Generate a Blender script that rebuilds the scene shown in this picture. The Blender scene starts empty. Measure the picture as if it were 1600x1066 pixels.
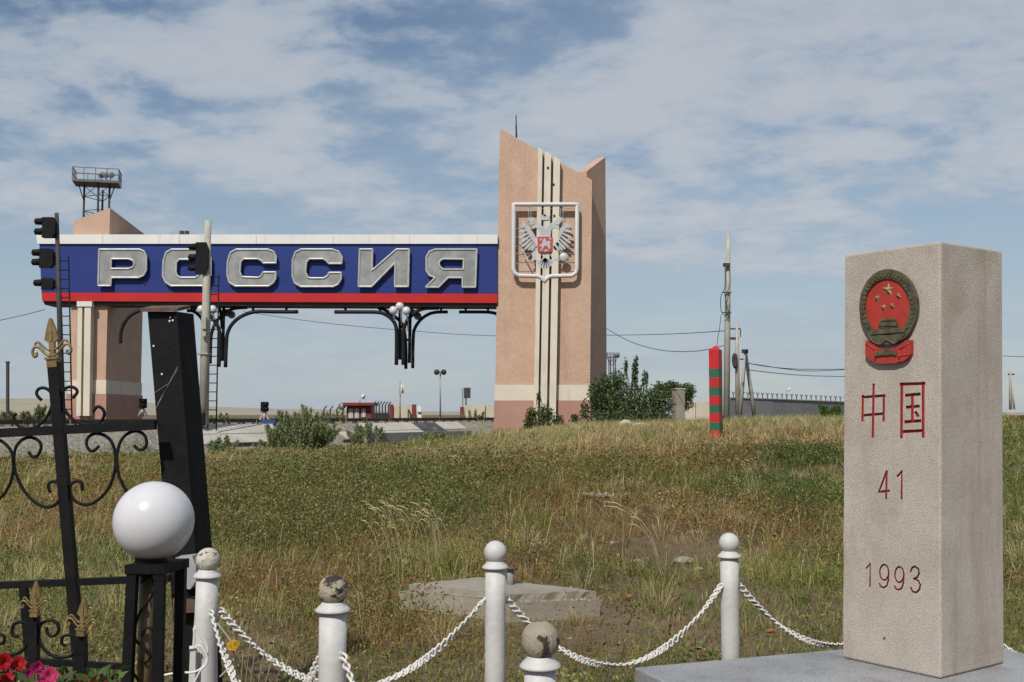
import bpy, bmesh, math, random
import numpy as np
from mathutils import Vector, Matrix
from mathutils.geometry import tessellate_polygon
random.seed(7); rng = np.random.default_rng(11)
scene = bpy.context.scene
C = scene.collection
PI = math.pi
# ------------------------------------------------------------------ camera, world, sun, exposure
EYE = 1.6; F = 1690.0; PITCH = math.atan(115/F)
cam_d = bpy.data.cameras.new('camera'); cam = bpy.data.objects.new('camera', cam_d); C.objects.link(cam)
cam.location = (0, 0, EYE); cam.rotation_euler = (PI/2+PITCH, 0, 0)
cam_d.sensor_width = 36; cam_d.lens = 36*F/1600; cam_d.clip_start = .1; cam_d.clip_end = 9000
scene.camera = cam
SUN_AZ, SUN_EL = math.radians(21), math.radians(46)
sun_vec = Vector((-math.sin(SUN_AZ)*math.cos(SUN_EL), -math.cos(SUN_AZ)*math.cos(SUN_EL), math.sin(SUN_EL)))
sd = bpy.data.lights.new('sun', 'SUN'); sd.energy = 4.3; sd.angle = math.radians(.53); sd.color = (1, .94, .85)
so = bpy.data.objects.new('sun', sd); C.objects.link(so); so.rotation_euler = sun_vec.to_track_quat('Z', 'Y').to_euler()
so.location = (0, -20, 40)
scene.view_settings.view_transform = 'Standard'; scene.view_settings.look = 'None'
scene.view_settings.exposure = 0.0; scene.view_settings.gamma = 1
scene.render.engine = 'CYCLES'
scene.cycles.max_bounces = 6; scene.cycles.diffuse_bounces = 3; scene.cycles.glossy_bounces = 2
scene.cycles.transparent_max_bounces = 8; scene.cycles.caustics_reflective = False; scene.cycles.caustics_refractive = False
scene.cycles.use_denoising = True

world = bpy.data.worlds.new('World'); scene.world = world; world.use_nodes = True
SKY_STRENGTH = .08
def build_world():
    nt = world.node_tree; N = nt.nodes; L = nt.links; N.clear()
    out = N.new('ShaderNodeOutputWorld'); bg = N.new('ShaderNodeBackground'); bg.inputs[1].default_value = SKY_STRENGTH
    L.new(bg.outputs[0], out.inputs[0])
    sky = N.new('ShaderNodeTexSky'); sky.sky_type = 'NISHITA'; sky.sun_disc = False
    sky.sun_elevation = SUN_EL; sky.sun_rotation = PI+SUN_AZ
    sky.air_density = 1.2; sky.dust_density = .5; sky.ozone_density = 2.0; sky.altitude = 600
    tc = N.new('ShaderNodeTexCoord'); sp = N.new('ShaderNodeSeparateXYZ'); L.new(tc.outputs['Generated'], sp.inputs[0])
    def m(op, a, b=None, c=None):
        n = N.new('ShaderNodeMath'); n.operation = op
        for i, v in enumerate((a, b, c)):
            if v is None: continue
            if isinstance(v, (int, float)): n.inputs[i].default_value = v
            else: L.new(v, n.inputs[i])
        return n.outputs[0]
    z = m('MAXIMUM', sp.outputs[2], 0.0); zz = m('ADD', z, .20)
    u = m('DIVIDE', sp.outputs[0], zz); v = m('DIVIDE', sp.outputs[1], zz)
    cb = N.new('ShaderNodeCombineXYZ'); L.new(u, cb.inputs[0]); L.new(v, cb.inputs[1])
    def noise(scale, detail, rough, dist, off, sx=1, sy=1, rz=0):
        mp = N.new('ShaderNodeMapping'); L.new(cb.outputs[0], mp.inputs[0])
        mp.inputs['Location'].default_value = off; mp.inputs['Scale'].default_value = (sx, sy, 1); mp.inputs['Rotation'].default_value = (0, 0, rz)
        n = N.new('ShaderNodeTexNoise'); n.inputs['Scale'].default_value = scale; n.inputs['Detail'].default_value = detail
        n.inputs['Roughness'].default_value = rough; n.inputs['Distortion'].default_value = dist
        L.new(mp.outputs[0], n.inputs['Vector']); return n.outputs[0]
    def ss(x, a, b):
        n = N.new('ShaderNodeMapRange'); n.interpolation_type = 'SMOOTHSTEP'; n.inputs[1].default_value = a; n.inputs[2].default_value = b
        L.new(x, n.inputs[0]); return n.outputs[0]
    big = noise(.9, 2, .5, .3, (4.4, 6.1, 0), 1, 1.1, .45)
    med = noise(3.4, 9, .56, .2, (2.3, 2.1, 0), 1, 1.15, .45)
    puff = noise(9.5, 8, .6, .12, (5, 1, 0), 1, 1.15, .3)
    d = m('ADD', m('MULTIPLY', big, .70), m('ADD', m('MULTIPLY', med, .78), m('MULTIPLY', puff, .38)))
    cov = m('MULTIPLY', ss(d, .81, 1.0), m('SUBTRACT', 1.0, m('MULTIPLY', ss(z, .15, .03), .6)))
    # thin veil that thickens towards the horizon
    veil = ss(noise(1.3, 5, .55, .5, (8, 3, 0), 1, 1.5, .3), .30, .70)
    veil = m('MULTIPLY', veil, .27)
    hz = ss(z, .30, .0); veil = m('ADD', veil, m('MULTIPLY', hz, .62))
    fac = m('SUBTRACT', 1.0, m('MULTIPLY', m('SUBTRACT', 1.0, m('MULTIPLY', cov, .80)), m('SUBTRACT', 1.0, veil)))
    # thin parts bluish, thick parts whiter
    thick = m('MULTIPLY', ss(d, .88, 1.12), m('SUBTRACT', 1.0, m('MULTIPLY', ss(z, .17, .02), .85)))
    cr = N.new('ShaderNodeMix'); cr.data_type = 'RGBA'; L.new(thick, cr.inputs[0])
    cr.inputs[6].default_value = (4.9, 5.8, 6.9, 1); cr.inputs[7].default_value = (6.55, 6.9, 7.45, 1)
    mx = N.new('ShaderNodeMix'); mx.data_type = 'RGBA'; L.new(fac, mx.inputs[0]); L.new(sky.outputs[0], mx.inputs[6]); L.new(cr.outputs[2], mx.inputs[7])
    L.new(mx.outputs[2], bg.inputs[0])
build_world()

# ------------------------------------------------------------------ projection helpers (pixel of the 1600x1066 picture -> point in the place)
CP, SP = math.cos(PITCH), math.sin(PITCH)
def ray(px, py):
    dx = (px-800)/F; dy = (533-py)/F
    return Vector((dx, CP-SP*dy, SP+CP*dy))
def U(px, py, d):
    r = ray(px, py); k = d/r.y
    return Vector((r.x*k, d, EYE+r.z*k))
def RP(px, py, p0, n):
    r = ray(px, py); o = Vector((0, 0, EYE))
    return o + r*((p0-o).dot(n)/r.dot(n))

# ------------------------------------------------------------------ noise, terrain
_perm = rng.random((64, 64, 64))
def vnoise(x, y, seed=0):
    x = np.asarray(x, float)+seed*17.3; y = np.asarray(y, float)+seed*9.1
    xi = np.floor(x).astype(int); yi = np.floor(y).astype(int); fx = x-xi; fy = y-yi
    fx = fx*fx*(3-2*fx); fy = fy*fy*(3-2*fy); k = seed % 64
    g = lambda a, b: _perm[k, a % 64, b % 64]
    return (g(xi, yi)*(1-fx)+g(xi+1, yi)*fx)*(1-fy)+(g(xi, yi+1)*(1-fx)+g(xi+1, yi+1)*fx)*fy
def fbm(x, y, seed=0, o=3):
    s = 0; a = .5; t = 0
    for i in range(o):
        s = s+a*vnoise(x*2**i, y*2**i, seed+i); t += a; a *= .5
    return s/t
def sstep(a, b, x):
    t = np.clip((np.asarray(x, float)-a)/(b-a), 0, 1); return t*t*(3-2*t)
def terr(x, y):
    x = np.asarray(x, float); y = np.asarray(y, float)
    a = x/np.maximum(y, 4)
    R = np.interp(a, [-.6, -.2, -.1, -.03, .03, .1, .25, .4, .7], [.05, .05, .10, .36, .66, .84, 1.08, 1.2, 1.25])
    z = .02+R*sstep(9, 31, y)+.10*(fbm(x/2.2, y/2.2, 3)-.5)+.22*(fbm(x/7, y/7, 9)-.5)*sstep(9, 16, y)*(1-sstep(60, 90, y))
    z = z+(.85-z)*sstep(64, 150, y)
    return z
FOOT = Vector((-17, 36, 0)); SD = Vector((.515, .858, 0)); TD = Vector((-.858, .515, 0))
EPT, EPZ = [-.6, 0, 2.0, 2.3, 11.5, 13.5, 14.5], [-.4, .0, 1.11, 1.15, 1.15, .4, -.2]
def st(x, y):
    return .515*(x+17)+.858*(y-36), -.858*(x+17)+.515*(y-36)
def emb(x, y):
    s, t = st(np.asarray(x, float), np.asarray(y, float))
    return np.interp(t, EPT, EPZ, left=-9, right=-9)
def top(x, y): return float(max(terr(x, y), emb(x, y)))
def SP3(s, t, z): return Vector((FOOT.x+SD.x*s+TD.x*t, FOOT.y+SD.y*s+TD.y*t, z))

# ------------------------------------------------------------------ materials
def lin(r, g, b):
    f = lambda c: ((c/255+.055)/1.055)**2.4 if c > 10 else c/255/12.92
    return (f(r), f(g), f(b), 1)
def pmat(name, c1, c2=None, scale=6., rough=.7, bump=0., bscale=40., metal=0., spec=.4, c3=None, s3=None, t3=(.55, .62), stretch=(1, 1, 1), fine=.0, fscale=120, coat=0., mid=(.35, .65), streak=None):
    """colour c1..c2 by noise; c3 as sharp-edged patches (peeling, stains); fine = grain contrast"""
    m = bpy.data.materials.new(name); m.use_nodes = True; nt = m.node_tree; N = nt.nodes; L = nt.links
    b = N['Principled BSDF']; b.inputs['Roughness'].default_value = rough; b.inputs['Metallic'].default_value = metal
    b.inputs['Specular IOR Level'].default_value = spec; b.inputs['Coat Weight'].default_value = coat
    tc = N.new('ShaderNodeTexCoord'); mp = N.new('ShaderNodeMapping'); mp.inputs['Scale'].default_value = stretch; L.new(tc.outputs['Object'], mp.inputs[0])
    def noise(s, det=6, ro=.6):
        n = N.new('ShaderNodeTexNoise'); n.inputs['Scale'].default_value = s; n.inputs['Detail'].default_value = det; n.inputs['Roughness'].default_value = ro
        L.new(mp.outputs[0], n.inputs['Vector']); return n.outputs[0]
    def mr(x, a, bb):
        n = N.new('ShaderNodeMapRange'); n.inputs[1].default_value = a; n.inputs[2].default_value = bb; L.new(x, n.inputs[0]); return n.outputs[0]
    def mix(f, a, bb, mode='MIX'):
        n = N.new('ShaderNodeMix'); n.data_type = 'RGBA'; n.blend_type = mode
        if isinstance(f, float): n.inputs[0].default_value = f
        else: L.new(f, n.inputs[0])
        for i, v in ((6, a), (7, bb)):
            if isinstance(v, tuple): n.inputs[i].default_value = v
            else: L.new(v, n.inputs[i])
        return n.outputs[2]
    c2 = c2 or tuple([v*.8 for v in c1[:3]]+[1])
    col = mix(mr(noise(scale), *mid), c1, c2)
    if c3: col = mix(mr(noise(s3 or scale*2, 8, .65), *t3), col, c3)
    if streak:   # rain streaks: (colour, scale, stretch, t0, t1)
        m2 = N.new('ShaderNodeMapping'); m2.inputs['Scale'].default_value = (1, 1, streak[2]); L.new(tc.outputs['Object'], m2.inputs[0])
        n2 = N.new('ShaderNodeTexNoise'); n2.inputs['Scale'].default_value = streak[1]; n2.inputs['Detail'].default_value = 5; n2.inputs['Roughness'].default_value = .6; L.new(m2.outputs[0], n2.inputs['Vector'])
        col = mix(mr(n2.outputs[0], streak[3], streak[4]), col, streak[0])
    if fine:
        g = N.new('ShaderNodeTexNoise'); g.inputs['Scale'].default_value = fscale; g.inputs['Detail'].default_value = 3; L.new(mp.outputs[0], g.inputs['Vector'])
        gm = N.new('ShaderNodeMapRange'); gm.inputs[1].default_value = .3; gm.inputs[2].default_value = .7; gm.inputs[3].default_value = 1-fine; gm.inputs[4].default_value = 1+fine
        L.new(g.outputs[0], gm.inputs[0]); col = mix(1.0, col, gm.outputs[0], 'MULTIPLY')
    L.new(col, b.inputs['Base Color'])
    if bump:
        bp = N.new('ShaderNodeBump'); bp.inputs['Strength'].default_value = bump; bp.inputs['Distance'].default_value = .02
        L.new(noise(bscale, 6, .65), bp.inputs['Height']); L.new(bp.outputs[0], b.inputs['Normal'])
    return m
def leafmat(name, rough=.75, trans=.3):
    m = bpy.data.materials.new(name); m.use_nodes = True; nt = m.node_tree; N = nt.nodes; L = nt.links
    b = N['Principled BSDF']; b.inputs['Roughness'].default_value = rough; b.inputs['Specular IOR Level'].default_value = .2
    a = N.new('ShaderNodeAttribute'); a.attribute_name = 'Col'; L.new(a.outputs[0], b.inputs['Base Color'])
    t = N.new('ShaderNodeBsdfTranslucent'); L.new(a.outputs[0], t.inputs[0]); mx = N.new('ShaderNodeMixShader'); mx.inputs[0].default_value = trans
    L.new(b.outputs[0], mx.inputs[1]); L.new(t.outputs[0], mx.inputs[2]); L.new(mx.outputs[0], N['Material Output'].inputs[0]); return m
M = {}
M['tile'] = pmat('facing_mosaic', (.475, .325, .24, 1), (.43, .285, .205, 1), .9, .75, .2, 14, fine=.2, fscale=17, streak=((.33, .205, .14, 1), .9, .12, .52, .85))
M['pink'] = pmat('pink_render', (.38, .215, .17, 1), (.33, .185, .145, 1), .8, .8, .15, 12, fine=.12, fscale=14)
M['cream'] = pmat('cream_paint', (.60, .55, .455, 1), (.54, .49, .40, 1), .9, .7, .1, 14, fine=.05, fscale=20, streak=((.42, .37, .29, 1), 2.2, .1, .56, .8))
M['white'] = pmat('white_fascia', (.66, .66, .64, 1), (.60, .60, .58, 1), .5, .5, streak=((.48, .47, .44, 1), 3, .12, .56, .8))
M['blue'] = pmat('blue_panel', (.018, .037, .185, 1), (.014, .03, .155, 1), .35, .5, spec=.25, streak=((.022, .04, .16, 1), 1.6, .15, .55, .8))
M['red'] = pmat('red_stripe', (.47, .02, .02, 1), (.39, .018, .018, 1), .5, .5, spec=.25, streak=((.34, .03, .025, 1), 2.5, .15, .58, .8))
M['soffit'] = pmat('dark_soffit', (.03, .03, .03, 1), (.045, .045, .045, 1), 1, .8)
M['zinc'] = pmat('zinc_sheet', (.33, .335, .325, 1), (.22, .225, .22, 1), 1.3, .45, .08, 8, metal=.35)
M['zincrim'] = pmat('zinc_rim', (.55, .55, .53, 1), (.42, .42, .40, 1), 2.5, .4, metal=.35)
M['silver'] = pmat('silver_paint', (.47, .49, .50, 1), (.36, .38, .39, 1), 2.5, .5, .1, 10, metal=.15)
M['arms_red'] = pmat('arms_red', (.45, .06, .06, 1), (.38, .05, .05, 1), 2, .5)
M['shield_frame'] = pmat('white_frame_paint', (.56, .56, .57, 1), (.49, .49, .50, 1), 2, .5)
M['pipe'] = pmat('black_pipe', (.008, .009, .012, 1), (.013, .013, .017, 1), 2, .55, spec=.2)
M['globe'] = pmat('opal_globe', (.56, .56, .59, 1), (.53, .53, .56, 1), 5, .2, spec=.5, streak=((.46, .45, .45, 1), 14, .35, .58, .8))
M['globe_dim'] = pmat('shade_dark_globe', (.12, .12, .13, 1), (.16, .16, .17, 1), 3, .3)  # dark copy of the opal globe, shade under the beam put into its colour
M['granite'] = pmat('granite', (.475, .425, .372, 1), (.40, .355, .308, 1), 4.2, .8, .5, 230, fine=.2, fscale=170, c3=(.33, .275, .215, 1), s3=3.1, t3=(.54, .78), streak=((.32, .26, .20, 1), 7, .14, .53, .78))
M['groove'] = pmat('red_paint_groove', (.36, .03, .028, 1), (.24, .025, .022, 1), 22, .6, .2, 90)
M['bronze'] = pmat('dark_bronze_paint', (.05, .047, .028, 1), (.11, .10, .055, 1), 26, .5, .3, 120)
M['gilt'] = pmat('dull_gilt', (.34, .29, .15, 1), (.22, .18, .09, 1), 30, .5)
M['emred'] = pmat('emblem_red', (.40, .035, .022, 1), (.30, .03, .022, 1), 14, .55, .15, 90)
M['slab'] = pmat('grey_granite_slab', (.29, .295, .305, 1), (.21, .215, .225, 1), 2.4, .45, .2, 90, fine=.32, fscale=120, c3=(.15, .145, .14, 1), s3=4.5, t3=(.54, .74))
M['conc'] = pmat('concrete', (.29, .26, .21, 1), (.22, .195, .155, 1), 1.6, .9, .4, 25, fine=.12, fscale=60, c3=(.20, .175, .14, 1), s3=2.2, t3=(.58, .8))
M['concpale'] = pmat('pale_concrete', (.46, .44, .39, 1), (.36, .345, .31, 1), .7, .9, .3, 12, fine=.1, fscale=18, c3=(.25, .23, .2, 1), s3=1.0, t3=(.6, .8))
M['concpole'] = pmat('pole_concrete', (.40, .38, .32, 1), (.30, .285, .24, 1), 1.5, .9, .2, 20, fine=.1, fscale=25)
M['bitumen_and_shade'] = pmat('bitumen_and_gutter_shade', (.05, .052, .055, 1), (.09, .09, .09, 1), 1.5, .8)  # real bitumen on the dark slab; painted recess shade on the gutter
M['paint'] = pmat('white_post_paint', (.52, .52, .52, 1), (.45, .445, .43, 1), 6, .55, .15, 30, c3=(.16, .13, .10, 1), s3=20, t3=(.68, .72), fine=.04, fscale=50, streak=((.40, .37, .32, 1), 16, .12, .58, .82))
M['peel1'] = pmat('peeling_ball_speckled', (.52, .49, .43, 1), (.40, .375, .32, 1), 25, .8, .4, 60, c3=(.07, .055, .045, 1), s3=34, t3=(.55, .59))
M['peel2'] = pmat('peeling_ball_flaked', (.40, .35, .26, 1), (.30, .26, .19, 1), 22, .85, .5, 50, c3=(.035, .028, .024, 1), s3=16, t3=(.50, .54), stretch=(1, 1, 1.8))
M['peel3'] = pmat('peeling_ball_cracked', (.34, .30, .235, 1), (.27, .235, .18, 1), 18, .85, .5, 50, c3=(.04, .033, .028, 1), s3=15, t3=(.53, .56), stretch=(1.3, 1.3, .9))
M['chain'] = pmat('chain_paint', (.60, .59, .565, 1), (.52, .505, .475, 1), 9, .5, .1, 60, c3=(.18, .12, .08, 1), s3=30, t3=(.66, .70))
M['iron'] = pmat('black_iron', (.006, .006, .007, 1), (.012, .0115, .0115, 1), 9, .55, .15, 50, c3=(.07, .06, .055, 1), s3=40, t3=(.71, .75), spec=.12)
M['rust'] = pmat('rusty_plate', (.07, .045, .035, 1), (.14, .085, .06, 1), 12, .85, .3, 40, c3=(.25, .22, .2, 1), s3=20, t3=(.64, .68))
M['gold'] = pmat('old_gold_paint', (.25, .175, .065, 1), (.16, .11, .045, 1), 24, .42, .15, 60, metal=.35)
M['goldpipe'] = pmat('brown_gold_pipe', (.17, .12, .05, 1), (.10, .07, .035, 1), 14, .45, metal=.2)
M['greyblock'] = pmat('grey_block', (.34, .34, .345, 1), (.28, .28, .285, 1), 12, .8, .3, 60)
M['mast'] = pmat('dark_steel', (.035, .034, .035, 1), (.06, .056, .052, 1), 3, .65, spec=.25)
M['sigblk'] = pmat('signal_black', (.006, .0065, .007, 1), (.011, .011, .012, 1), 3, .6, spec=.12)
M['rail'] = pmat('rail_steel', (.045, .038, .034, 1), (.07, .055, .045, 1), 1, .55)
M['sleeper'] = pmat('sleeper_concrete', (.22, .21, .19, 1), (.15, .14, .125, 1), 2, .9)
M['gravel'] = pmat('ballast_gravel', (.27, .245, .205, 1), (.17, .155, .13, 1), 5, .95, 1.0, 11, fine=.45, fscale=11, c3=(.14, .125, .1, 1), s3=.5, t3=(.55, .75))
M['soil'] = None
M['postred'] = pmat('post_red', (.46, .016, .018, 1), (.38, .016, .016, 1), 3, .5, .05, 30)
M['postgreen'] = pmat('post_green', (.025, .12, .065, 1), (.02, .10, .055, 1), 3, .5, .05, 30)
M['brickred'] = pmat('hut_red', (.20, .028, .025, 1), (.15, .025, .022, 1), 2, .6)
M['beige'] = pmat('beige_wall', (.50, .46, .36, 1), (.42, .38, .3, 1), 1, .85)
M['glass'] = pmat('window_glass', (.42, .44, .46, 1), (.32, .34, .36, 1), 1, .15)
M['darkwall'] = pmat('grey_wall', (.19, .19, .20, 1), (.15, .15, .16, 1), .7, .85)
M['bluep'] = pmat('blue_box', (.02, .06, .22, 1), None, 2, .6)
M['wire'] = pmat('wire', (.05, .05, .055, 1), None, 2, .6)
M['whitew'] = pmat('white_cable', (.66, .65, .62, 1), (.55, .54, .5, 1), 20, .5)
M['stone'] = pmat('field_stone', (.30, .27, .22, 1), (.21, .185, .15, 1), 5, .9, .4, 25)
M['brick'] = pmat('brick_fragment', (.30, .12, .065, 1), (.22, .09, .05, 1), 10, .9, .3, 40)
M['timber'] = pmat('weathered_timber', (.25, .20, .14, 1), (.17, .135, .095, 1), 8, .9, .3, 40, stretch=(1, 1, .2))
M['stem'] = pmat('plant_stem', (.10, .085, .045, 1), (.07, .06, .03, 1), 12, .85)
M['leaf'] = leafmat('leaf_foliage'); M['grass'] = leafmat('grass_blades', .8, .35); M['petal'] = leafmat('petals', .6, .35)
M['hill'] = pmat('hill_grass', (.30, .27, .20, 1), (.24, .225, .175, 1), .01, .95)
M['steelblue'] = pmat('platform_steel', (.085, .09, .095, 1), (.14, .14, .14, 1), 1, .55)
M['lamp_white'] = pmat('white_enamel', (.7, .7, .7, 1), None, 3, .4)

# ------------------------------------------------------------------ mesh helpers
ORG = {}
class MB:
    def __init__(s): s.v = []; s.f = []; s.sm = []; s.mi = []
    def add(s, vs, fs, smooth=False, mi=0):
        o = len(s.v); s.v += [tuple(v) for v in vs]
        for f in fs: s.f.append(tuple(i+o for i in f)); s.sm.append(smooth); s.mi.append(mi)
        return s
    def hexa(s, p, mi=0):   # 8 points: bottom 4 ccw, top 4 ccw
        return s.add(p, [(3, 2, 1, 0), (4, 5, 6, 7), (0, 1, 5, 4), (1, 2, 6, 5), (2, 3, 7, 6), (3, 0, 4, 7)], False, mi)
    def box(s, c, d, rz=0, mi=0):
        x, y, z = d[0]/2, d[1]/2, d[2]/2; R = Matrix.Rotation(rz, 3, 'Z'); c = Vector(c)
        return s.hexa([c+R@Vector(q) for q in ((-x, -y, -z), (x, -y, -z), (x, y, -z), (-x, y, -z), (-x, -y, z), (x, -y, z), (x, y, z), (-x, y, z))], mi)
    def bar(s, p, q, w, h=None, upv=(0, 0, 1), mi=0):
        p = Vector(p); q = Vector(q); h = h or w; d = (q-p).normalized(); upv = Vector(upv)
        if abs(d.dot(upv)) > .95: upv = Vector((0, 1, 0))
        a = d.cross(upv).normalized()*w/2; b = a.cross(d).normalized()*h/2
        return s.hexa([p-a-b, p+a-b, q+a-b, q-a-b, p-a+b, p+a+b, q+a+b, q-a+b], mi)
    def tube(s, path, r, seg=8, closed=False, caps=True, smooth=True, mi=0):
        P = [Vector(p) for p in path]; n = len(P); R = r if isinstance(r, (list, tuple)) else [r]*n
        rings = []; prev = None
        for i in range(n):
            if closed: t = (P[(i+1) % n]-P[i-1])
            else: t = (P[min(i+1, n-1)]-P[max(i-1, 0)])
            t.normalize()
            if prev is None:
                a = Vector((0, 0, 1)) if abs(t.z) < .9 else Vector((0, 1, 0)); a = (a-t*a.dot(t)).normalized()
            else: a = (prev-t*prev.dot(t)).normalized()
            prev = a; b = t.cross(a)
            rings.append([P[i]+(a*math.cos(2*PI*k/seg)+b*math.sin(2*PI*k/seg))*R[i] for k in range(seg)])
        vs = [v for rg in rings for v in rg]; fs = []
        for i in range(n if closed else n-1):
            j = (i+1) % n
            for k in range(seg): fs.append((i*seg+k, j*seg+k, j*seg+(k+1) % seg, i*seg+(k+1) % seg)[::-1])
        s.add(vs, fs, smooth, mi)
        if caps and not closed:
            s.add(rings[0], [tuple(range(seg))], False, mi); s.add(rings[-1], [tuple(range(seg))[::-1]], False, mi)
        return s
    def lathe(s, prof, base, axis=(0, 0, 1), seg=20, smooth=True, mi=0):  # prof: (r, h)
        ax = Vector(axis).normalized(); base = Vector(base); a = ax.orthogonal().normalized(); b = ax.cross(a); vs = []
        for r, h in prof:
            for k in range(seg): vs.append(base+ax*h+(a*math.cos(2*PI*k/seg)+b*math.sin(2*PI*k/seg))*r)
        fs = []
        for i in range(len(prof)-1):
            for k in range(seg): fs.append((i*seg+k, i*seg+(k+1) % seg, (i+1)*seg+(k+1) % seg, (i+1)*seg+k))
        fs.append(tuple(range(seg))[::-1]); fs.append(tuple((len(prof)-1)*seg+k for k in range(seg)))
        return s.add(vs, fs, smooth, mi)
    def prism(s, outer, dv, holes=(), mi=0, smi=None):   # 3-D outline (planar) extruded by dv
        loops = [[Vector(p) for p in outer]]+[[Vector(p) for p in h] for h in holes]; dv = Vector(dv)
        tr = tessellate_polygon(loops); flat = [p for l in loops for p in l]; n = len(flat)
        nrm = Vector((0, 0, 0))
        for t in tr: nrm += (flat[t[1]]-flat[t[0]]).cross(flat[t[2]]-flat[t[0]])
        flip = nrm.dot(dv) > 0
        fs = [tuple(t[::-1]) if flip else tuple(t) for t in tr]+[tuple(i+n for i in (t if flip else t[::-1])) for t in tr]
        s.add(flat+[p+dv for p in flat], fs, False, mi)
        o = 0
        for l in loops:
            m_ = len(l); vs = l+[p+dv for p in l]
            s.add(vs, [(i, (i+1) % m_, m_+(i+1) % m_, m_+i) for i in range(m_)], False, mi if smi is None else smi)
        return s
    def ball(s, c, r, seg=16, rings=10, sc=(1, 1, 1), mi=0):
        c = Vector(c); vs = [c+Vector((0, 0, r*sc[2]))]
        for i in range(1, rings):
            th = PI*i/rings
            for k in range(seg): vs.append(c+Vector((r*sc[0]*math.sin(th)*math.cos(2*PI*k/seg), r*sc[1]*math.sin(th)*math.sin(2*PI*k/seg), r*sc[2]*math.cos(th))))
        vs.append(c-Vector((0, 0, r*sc[2]))); fs = []
        for k in range(seg): fs.append((0, 1+k, 1+(k+1) % seg))
        for i in range(rings-2):
            for k in range(seg): fs.append((1+i*seg+k, 1+(i+1)*seg+k, 1+(i+1)*seg+(k+1) % seg, 1+i*seg+(k+1) % seg))
        o = 1+(rings-2)*seg
        for k in range(seg): fs.append((o+k, len(vs)-1, o+(k+1) % seg))
        return s.add(vs, fs, True, mi)
    def build(s, name, mat, parent=None, fix=True):
        me = bpy.data.meshes.new(name); org = ORG.get(parent.name, Vector((0, 0, 0))) if parent else None
        if org is None:
            xs = list(zip(*s.v)); org = Vector(((min(xs[0])+max(xs[0]))/2, (min(xs[1])+max(xs[1]))/2, min(xs[2])))
        me.from_pydata([(v[0]-org.x, v[1]-org.y, v[2]-org.z) for v in s.v], [], s.f)
        mats = mat if isinstance(mat, (list, tuple)) else [mat]
        for m_ in mats: me.materials.append(M[m_] if isinstance(m_, str) else m_)
        me.polygons.foreach_set('use_smooth', s.sm); me.polygons.foreach_set('material_index', s.mi)
        if fix:
            bm = bmesh.new(); bm.from_mesh(me); bmesh.ops.remove_doubles(bm, verts=bm.verts, dist=1e-5); bmesh.ops.recalc_face_normals(bm, faces=bm.faces); bm.to_mesh(me); bm.free()
        me.update(); o = bpy.data.objects.new(name, me); C.objects.link(o)
        if parent: o.parent = parent
        else: o.location = org
        ORG[o.name] = org
        return o
def thing(name, label, cat, loc, group=None):
    o = bpy.data.objects.new(name, None); o.empty_display_size = .2; C.objects.link(o); o.location = Vector(loc); ORG[o.name] = Vector(loc)
    return tag(o, label, cat, group)
def tag(o, label=None, cat=None, group=None, kind=None):
    for k, v in (('label', label), ('category', cat), ('group', group), ('kind', kind)):
        if v: o[k] = v
    return o
def part_empty(name, parent):
    o = bpy.data.objects.new(name, None); C.objects.link(o); o.parent = parent; ORG[o.name] = ORG[parent.name]; return o
def smooth_path(pts, n=4, closed=False):
    P = [Vector(p) for p in pts]; out = []; m_ = len(P)
    for i in range(m_ if closed else m_-1):
        if closed: a, b, c, d = P[i-1], P[i], P[(i+1) % m_], P[(i+2) % m_]
        else: a, b, c, d = P[max(i-1, 0)], P[i], P[i+1], P[min(i+2, m_-1)]
        for k in range(n):
            t = k/n; out.append(.5*((2*b)+(c-a)*t+(2*a-5*b+4*c-d)*t*t+(3*b-3*c+d-a)*t**3))
    if not closed: out.append(P[-1])
    return out
def cornered(loop, e):
    out = []; n = len(loop)
    for i in range(n):
        p, a, b = loop[i], loop[i-1], loop[(i+1) % n]
        for q in (a, b):
            L_ = (q-p).length; out.append(p.lerp(q, min(e/L_, .3)))
        out[-2:] = [out[-2], p, out[-1]]
    return out
def npmesh(name, V, T, col, mat, parent=None, org=(0, 0, 0)):
    me = bpy.data.meshes.new(name); V = np.asarray(V, np.float32)-np.asarray(org, np.float32); T = np.asarray(T, np.int32); n = len(T)
    me.vertices.add(len(V)); me.vertices.foreach_set('co', V.ravel()); me.loops.add(n*3); me.loops.foreach_set('vertex_index', T.ravel())
    me.polygons.add(n); me.polygons.foreach_set('loop_start', np.arange(0, n*3, 3, dtype=np.int32)); me.polygons.foreach_set('loop_total', np.full(n, 3, np.int32))
    me.update(calc_edges=True)
    at = me.color_attributes.new('Col', 'FLOAT_COLOR', 'POINT'); c4 = np.ones((len(V), 4), np.float32); c4[:, :3] = col; at.data.foreach_set('color', c4.ravel())
    me.materials.append(M[mat]); o = bpy.data.objects.new(name, me); C.objects.link(o)
    if parent: o.parent = parent
    else: o.location = org
    ORG[o.name] = Vector(org); return o
def unit(v): return v/np.maximum(np.linalg.norm(v, axis=-1, keepdims=True), 1e-9)
def leaves_geo(P, L_, W_, col, r=rng, up=0.0, updir=None):
    n = len(P); d = unit(r.normal(size=(n, 3))+np.array([0, 0, up])); q = r.normal(size=(n, 3)); s_ = unit(np.cross(d, q))
    L_ = np.asarray(L_).reshape(-1, 1)*np.ones((n, 1)); W_ = np.asarray(W_).reshape(-1, 1)*np.ones((n, 1))
    nn = np.cross(d, s_)
    V = np.stack([P-d*L_*.5, P+s_*W_*.5+nn*W_*.12, P+d*L_*.5, P-s_*W_*.5+nn*W_*.12], 1).reshape(-1, 3)
    b = np.arange(n)*4; T = np.stack([b, b+1, b+2, b, b+2, b+3], 1).reshape(-1, 3)
    return V, T, np.repeat(col, 4, 0)
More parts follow.
